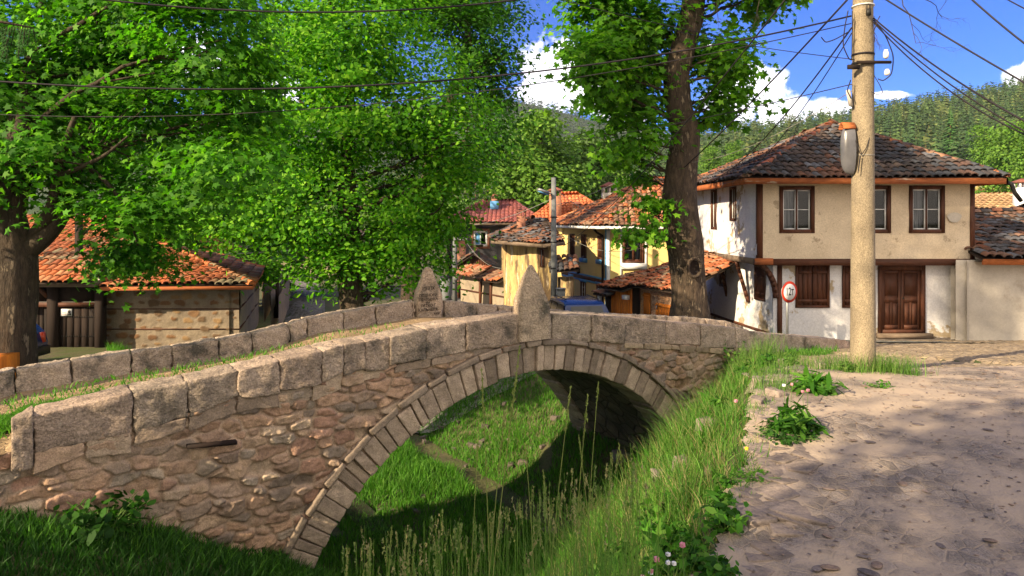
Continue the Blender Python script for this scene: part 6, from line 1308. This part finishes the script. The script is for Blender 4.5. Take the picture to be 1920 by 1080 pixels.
k=(np.interp(Y,EDY,EDX)-X>.1)&(fbm(v2(px*.02,Y)*1.,2,3)>-.35); X,Y,z,hh=X[k],Y[k],z[k],hh[k]; LN=rg.uniform(.03,.3,len(X))
grass('bank_edge_grass','pale seeding grass rising along the bottom of the picture',np.stack([X,Y,z],-1),hh,rg.uniform(.003,.0075,len(X)),LN,G2,4)
# grass strip between the deck cobbles
n=52000; s=rg.uniform(-8.8,-1.2,n); t=np.interp(s,[-9,-5.3,-3.6,-1],[1.25,.95,.68,.5])+rg.normal(0,.11,n)+.12*fbm(v2(s,s*0)*1.5,2,3); t=np.where(rg.random(n)<.06,rg.uniform(.5,2.2,n),t); P2=v2(s,t); t=t+.08; k=(fbm(P2*np.array([2.5,5,1]),2,9)>-.38+.05*(s+4)*0.6)&(rg.random(n)<np.clip(.15-(s+.5)*.25,0,1)); s,t=s[k],t[k]; V=B(s,t,deckz(s,t)+.05)
grass('deck_grass','low green grass strip growing between the cobbles of the bridge deck',V,rg.uniform(.04,.10,len(s)),rg.uniform(.012,.022,len(s)),rg.uniform(.3,1.,len(s)),G1,5)
# pole foot grass, wall foot grass
X=[];Y=[]
for cx,cy,sx,n_ in ((PX+.05,PY-.1,.20,800),(PX-.35,PY+.2,.15,250),(PX+.35,PY-.25,.16,350),(3.55,9.3,.2,260),(4.3,10.6,.25,200),(3.2,8.4,.25,300)): X.append(rg.normal(cx,sx,n_));Y.append(rg.normal(cy,sx*.6,n_))
X=np.concatenate(X);Y=np.concatenate(Y); grass('pole_foot_grass','sunlit tuft of tall grass around the concrete pole foot',np.stack([X,Y,H(X,Y)-.01],-1),rg.uniform(.12,.36,len(X)),rg.uniform(.004,.009,len(X)),rg.uniform(.1,.6,len(X)),G2,6)
# tall sunlit weeds at the right end of the bridge face
n=2600; s=rg.normal(4.3,.28,n); t=-rg.uniform(.05,.7,n); X=OX+s*EX-t*EY; Y=OY+s*EY+t*EX
grass('wall_foot_grass','tall sunlit grass clump growing against the right end of bridge',np.stack([X,Y,H(X,Y)-.02],-1),rg.uniform(.25,.85,n),rg.uniform(.006,.013,n),rg.uniform(.05,.4,n),G2,7)
# tall seeding stalks
def stalk(base,tip,hl,label,thick=.0026,head=.010):
    t=thing('grass_stalk',label,'grass stalk',base,'tall seeding grass stalks'); p,q=np.array(base,float),np.array(tip,float); f=np.linspace(0,1,14)[:,None]; bow=np.array([.05,0,0])*np.sign(q[0]-p[0]+.001); P=p+(q-p)*f+bow*np.sin(f*math.pi)*-.6
    m=MB(); m.tube(P,np.linspace(thick,thick*.5,14),5); m.build('stem',M['straw'],t,True); L=np.linalg.norm(q-p); rgs=np.random.default_rng(int(abs(q[0]*999)))
    k=int(hl*420); ff=1-rgs.uniform(0,hl/L,k); c=np.stack([np.interp(ff,f.ravel(),P[:,i]) for i in range(3)],-1); taper=(1-np.abs((1-ff)*L/hl-.45))[:,None]; V=c[:,None]+rgs.normal(size=(k,3,3))*head*np.array([.42,.42,.75])*taper[:,None]
    mk('seed_head',V.reshape(-1,3),np.arange(k*3).reshape(-1,3),M['straw'],t)
M['straw']=mat('seed_straw',(.24,.28,.08),(.17,.23,.055),scale=30,bump=0,fine=0,trans=.2)
for i,(bx,by,tx,ty,Yd,hl,lab) in enumerate([(868,1180,975,648,2.35,.42,'tallest leaning stalk with long seed head before the arch crown'),(905,1180,903,690,2.4,.25,'upright stalk with short head left of the tallest stalk'),(890,1180,946,770,2.5,.22,'stalk with drooping head right under the arch'),
    (890,1150,897,818,2.7,.10,'thin short stalk at the left of the group'),(1010,1170,1070,725,2.8,.2,'stalk with dark narrow head before the vault'),(1075,1170,1102,738,2.9,.2,'stalk before the dark vault, left of the straight pair'),(1120,1170,1085,815,2.8,.14,'short stalk leaning left before the vault'),(1105,1150,1122,715,2.9,.12,'straight bare stalk before the dark vault'),
    (1000,1150,985,830,2.7,.12,'short curved stalk before the sunlit grass'),(705,1150,735,985,2.6,.14,'low left stalk near the arch foot'),(760,1150,778,1000,2.7,.14,'low stalk second from the arch foot'),(1040,1140,1018,880,2.9,.1,'feathery stalk in the middle of the bank'),(1190,1100,1160,830,3.1,.12,'feathery stalk at the right of the vault')]):
    b_=W(bx,by,Yd); b_[2]=min(b_[2],float(H(b_[0],b_[1]))+.02); stalk(b_,W(tx,ty,Yd),hl,lab)
# leafy weeds
def weed(name,label,cat,c,n,r,h,pal,seed,shape=DL,size=.09,cone=1.,mt='leaf'):
    rgs=np.random.default_rng(seed); t=thing(name,label,cat,c); c=np.array(c,float); m=MB(); P=[];N=[]
    for i in range(n):
        a=rgs.uniform(0,6.28); rr=r*rgs.uniform(.3,1)**.6; hh=h*rgs.uniform(.4,1)*(1-.4*rr/r*cone); e=c+np.array([rr*math.cos(a),rr*math.sin(a),hh]); m.tube([c,(c+e)/2+[0,0,hh*.18],e],[.006,.005,.003],4,cap=False)
        for f in np.linspace(.35,1,6): q=c+(e-c)*f+[0,0,hh*.18*4*f*(1-f)*.5]; P.append(q+rgs.normal(size=3)*.03); N.append(np.array([math.cos(a)*.5,math.sin(a)*.5,.8])+rgs.normal(size=3)*.35)
    m.build('stem',M['grass_stem'],t,True); leaf_mesh('leaves',np.array(P),np.array(N),size,shape,pal,mt,t,rgs); return t
M['grass_stem']=mat('green_stem',(.10,.18,.04),(.07,.13,.03),bump=0,fine=0)
def on(px,py,dz=0.):
    """ground point seen at a photo pixel"""
    Ys=np.linspace(2.5,24,900); X=(px-960)*Ys/F; z=EYE-(py-HZ)*Ys/F; g=H(X,Ys,False); i=np.argmax(z<g); return (float(X[i]),float(Ys[i]),float(g[i])+dz)
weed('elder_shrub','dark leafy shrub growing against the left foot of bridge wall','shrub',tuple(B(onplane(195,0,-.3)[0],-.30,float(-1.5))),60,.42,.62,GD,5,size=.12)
rgw=np.random.default_rng(8)
STR=np.array([(0,0),(.07,.3),(.09,.6),(0,1),(-.09,.6),(-.07,.3)])
weed('dock_weed','big leafy dock weed by the road just left of the pole','weed',on(1530,738),44,.27,.24,G1,11,shape=STR*np.array([1.2,1]),size=.26)
weed('dock_weed','leafy weed clump with tall blades midway down road edge','weed',on(1490,815),48,.25,.30,GD+G1,12,shape=STR*np.array([1.,1]),size=.22)
weed('clover_weed','dark clover patch at the foot of the leafy weed clump','weed',on(1478,826),70,.30,.12,GD,13,size=.05)
weed('nettle','broad leaved nettle at the lower bank near the road','weed',on(1225,1000),26,.20,.36,GD+G1,14,size=.10)
weed('thistle','spiky green thistle at the road edge below the arch','weed',on(1250,1020),26,.18,.18,G1,15,shape=STR,size=.2)
weed('flowering_weed','tall bright green flowering weed before the right parapet','weed',on(1484,690),26,.13,.30,G2,16,size=.06)
weed('bramble','tall leafy sunlit weed against the right end of bridge','weed',tuple(B(4.25,-.25,float(H(*B(4.25,-.25,0)[:2])))),60,.28,1.15,G2+G1,17,size=.07,cone=.3)
weed('wild_rose','low leafy weed on the deck end near the parapet','weed',on(1590,700),18,.12,.22,G2,18,size=.05)
for px,py,lab in ((1650,728,'small weed tuft in the sunlit cobbles right of pole'),(1850,628,'low weeds at the foot of the garden wall'),(1420,900,'small grass tuft at the dusty road edge')): weed('small_weed',lab,'weed',on(px,py),16,.2,.07,G1,int(px),size=.045)
c=(POT[0],POT[1],-2.5); tpl=weed('potted_bush','bright green leaves growing from the small pot by the street','plant',c,60,.42,.30,G1,19,size=.12)
# clover flowers
def flower(c,h,label,mt):
    t=thing('clover_flower',label,'flower',c,'small flowers along the bank'); c=np.array(c,float); m=MB(); m.tube([c,c+[.01,0,h*.5],c+[0,0,h]],.0022,4,cap=False); m.build('stem',M['grass_stem'],t); V,Q=TPs*np.array([.011,.011,.010])+c+[0,0,h],TQs; V=V+fbm(V*300,2,1)[:,None]*.004; mk('flower_head',V,Q,M[mt],t,True); return t
f0=flower((0,0,0),.34,'small pink clover head in the bank grass by the road','pink'); f1=flower((0,0,0),.34,'small white clover head in the bank grass by the road','white'); f2=flower((0,0,0),.25,'tiny yellow flower in the grass','yel')
spots=[(on(px,py),i) for i,(px,py) in enumerate([(1485,790),(1505,800),(1470,800),(1515,812),(1380,836),(1400,905)])]
rgc=np.random.default_rng(77); P=[]
for i in range(46):
    Yc=rgc.uniform(2.6,4.2); Xc=np.interp(Yc,EDY,EDX)-rgc.uniform(.12,1.0); P.append((Xc,Yc,float(H(Xc,Yc))))
P+= [s[0] for s in spots]
for i,p in enumerate(P):
    src=(f0,f1)[i%3==0] if i%17 else f2
    if i in (0,1,2): 
        o=(f0,f1,f2)[i]; o.location=p; continue
    copy_tree(src,p,rgc.uniform(.8,1.25),rgc.uniform(0,6))
# flat stones along the road edge and rocks in the bank
def rocks(spec,name,label,cat,group=None,tn=1.):
    for i,(c,sx,sy,sz,rz) in enumerate(spec):
        ca,sa=math.cos(rz),math.sin(rz); c=np.array(c,float); q=[c+np.array([x*sx*ca-y*sy*sa,x*sx*sa+y*sy*ca,z*sz]) for z in (-.6,.5) for x,y in ((-.5,-.5),(.5,-.5),(.5,.5),(-.5,.5))]
        V,Q=block(q,min(sx,sy)*.10,3/max(sx,sy),seed=i+int(rz*50),small=True,jit=min(sx,sy)*.14); tone=tn*random.uniform(.75,1.1); o=mk(name,V,Q,M['rock'],None,True,np.broadcast_to((tone,tone*.97,tone*.96),(len(V),3))); tag(o,label,cat,group)
sp_=[]
for i in range(95):
    Y=random.uniform(3.4,9.6); X=np.interp(Y,EDY,EDX)+random.gauss(.12,.16); sx=random.uniform(.10,.42)*(.6+.06*Y); sp_.append(((X,Y,float(H(X,Y))-.005),sx,sx*random.uniform(.5,.9),random.uniform(.03,.06),random.uniform(0,3)))
rocks(sp_,'edge_stone','flat worn stone set along the ragged left edge of the road','stone','flat stones along the road edge')
sp_=[((*on(px,py)[:2],on(px,py)[2]+.02),s,s*.7,s*.6,random.uniform(0,3)) for px,py,s in ((1165,860,.35),(1195,905,.3),(1240,900,.25),(1290,880,.3),(1330,800,.3),(1400,700,.2),(1420,720,.2),(1455,745,.2),(1440,800,.2),(1030,1000,.22),(1090,1035,.2),(1250,1060,.14),(1280,1050,.12),(1262,1072,.12),(1420,760,.2),(1500,705,.2),(1470,682,.18),(1540,690,.2),(1440,690,.2))]
rocks(sp_,'bank_rock','grey rock lying in the grass of the bank','rock','rocks in the grassy bank')
sp_=[((*B(s,t,0)[:2],float(H(*B(s,t,0)[:2]))),r*.8,r*.5,r*.4,random.uniform(0,3)) for s,t,r in [(rng.uniform(1.6,3.6),rng.uniform(3.2,7),rng.uniform(.1,.28)) for _ in range(22)]+[(rng.uniform(-1,1),rng.uniform(2,6),rng.uniform(.1,.2)) for _ in range(12)]]
rocks(sp_,'stream_rock','grey rock in the stream channel beyond the arch','rock','rocks beside the stream',.5)
# pebbles on the road
TPE=TPs/np.linalg.norm(TPs,axis=1)[:,None]
n=3600; Xp=rng.uniform(.9,9,n)**1; Yp=rng.uniform(3,10,n); k=Xp>np.interp(Yp,EDY,EDX)+.1; Xp,Yp=Xp[k],Yp[k]; V=[];Q=[];C=[]
for i in range(len(Xp)):
    r=rng.uniform(.004,.013) if rng.random()<.93 else rng.uniform(.018,.045); a=rng.uniform(0,3.14); q=TPE*np.array([r*1.5,r*.9,r*(.32 if r<.015 else .16)]); q=np.stack([q[:,0]*math.cos(a)-q[:,1]*math.sin(a),q[:,0]*math.sin(a)+q[:,1]*math.cos(a),q[:,2]],-1)+np.array([Xp[i],Yp[i],float(0)]); V.append(q); Q.append(TQs+i*len(TPs)); C.append(np.broadcast_to(np.array(random.choice([(1.1,1,.95),(.75,.74,.8),(.9,.78,.7),(.6,.6,.68)])),(len(TPs),3)))
V=np.concatenate(V); zz=np.repeat(H(Xp,Yp),len(TPs)); V[:,2]+=zz+.02
o=mk('pebbles',V,np.concatenate(Q),M['rock'],None,True,np.concatenate(C),loc=(0,0,0)); tag(o,'small flat pebbles embedded in the dusty road','gravel',kind='stuff')

hz=MB(); hz.box(-1900,2500,-60,2300,-12,420); o=hz.build('haze',None,None,loc=(0,0,0)); hm=bpy.data.materials.new('haze_air'); hm.use_nodes=True; N=hm.node_tree.nodes; N.clear(); ho=N.new('ShaderNodeOutputMaterial'); hv=N.new('ShaderNodeVolumePrincipled'); hv.inputs['Density'].default_value=.00009; hv.inputs['Color'].default_value=(.75,.85,1,1); hm.node_tree.links.new(hv.outputs[0],ho.inputs['Volume']); o.data.materials.append(hm); tag(o,kind='stuff')

# broad weeds mixed into the bank
rgb=np.random.default_rng(555); kinds=[(DL,.07,'leafy'),(STR*np.array([1.3,1]),.16,'strap leaved'),(ML,.06,'lobed')]
pl=[]
for i,(shp,sz,_) in enumerate(kinds): pl.append(weed('bank_weed','low green weed among the bank grass','weed',(0,0,0),22,.15,.22,GD+G1,600+i,shape=shp,size=sz)); pl[-1]['group']='weeds in the bank grass'
k=0
for i in range(60):
    Yb=rgb.uniform(2.5,10.5); Xb=np.interp(Yb,EDY,EDX)-rgb.uniform(.05,1.7)**1.0; p=(Xb,Yb,float(H(Xb,Yb))-.01)
    if i<3: pl[i].location=p
    else: copy_tree(pl[i%3],p,rgb.uniform(.6,1.3),rgb.uniform(0,6),None,'weeds in the bank grass')
n=190; px=640+600*rgb.random(n)**.8; Yd=rgb.uniform(2.2,3.5,n); yt=np.interp(px,[600,800,950,1100,1240],[1020,985,950,880,840])+rgb.exponential(45,n)+rgb.uniform(-30,20,n); c0=np.stack([(px-960)*Yd/F,Yd,EYE-(yt-HZ)*Yd/F],-1); k=np.interp(Yd,EDY,EDX)-c0[:,0]>.1; c0=c0[k]; n=len(c0)
g=rgb.random((n,26)); L=rgb.uniform(.06,.13,n)[:,None]; cc=c0[:,None]+np.stack([.15*L*(1-g)*rgb.normal(size=(n,1)),0*g,-L*g],-1); V=(cc[:,:,None]+rgb.normal(size=(n,26,3,3))*np.array([.0035,.0035,.007])).reshape(-1,3); C=np.repeat(np.array([(.26,.28,.10),(.20,.26,.09),(.34,.31,.16)])[rgb.integers(0,3,n)],26*3,0)
st_=rgb.normal(size=(n,1))*.05; zg=H(c0[:,0],c0[:,1]); b0=np.stack([c0[:,0]+st_[:,0],c0[:,1],zg],-1); Vs=np.stack([b0-[.0016,0,0],b0+[.0016,0,0],c0+[.0009,0,0],c0-[.0009,0,0]],1).reshape(-1,3)
nv=len(V); Fc=[tuple(x) for x in np.arange(nv).reshape(-1,3).tolist()]+[tuple(x) for x in (nv+np.arange(n*4)).reshape(-1,4).tolist()]
o=mk('seeding_grass',np.concatenate([V,Vs]),Fc,M['grass'],None,False,np.concatenate([C,np.broadcast_to((.14,.24,.05),(len(Vs),3))]),loc=(0,0,0)); tag(o,'thin seeding grass heads along the bottom of the bank','grass',kind='stuff')
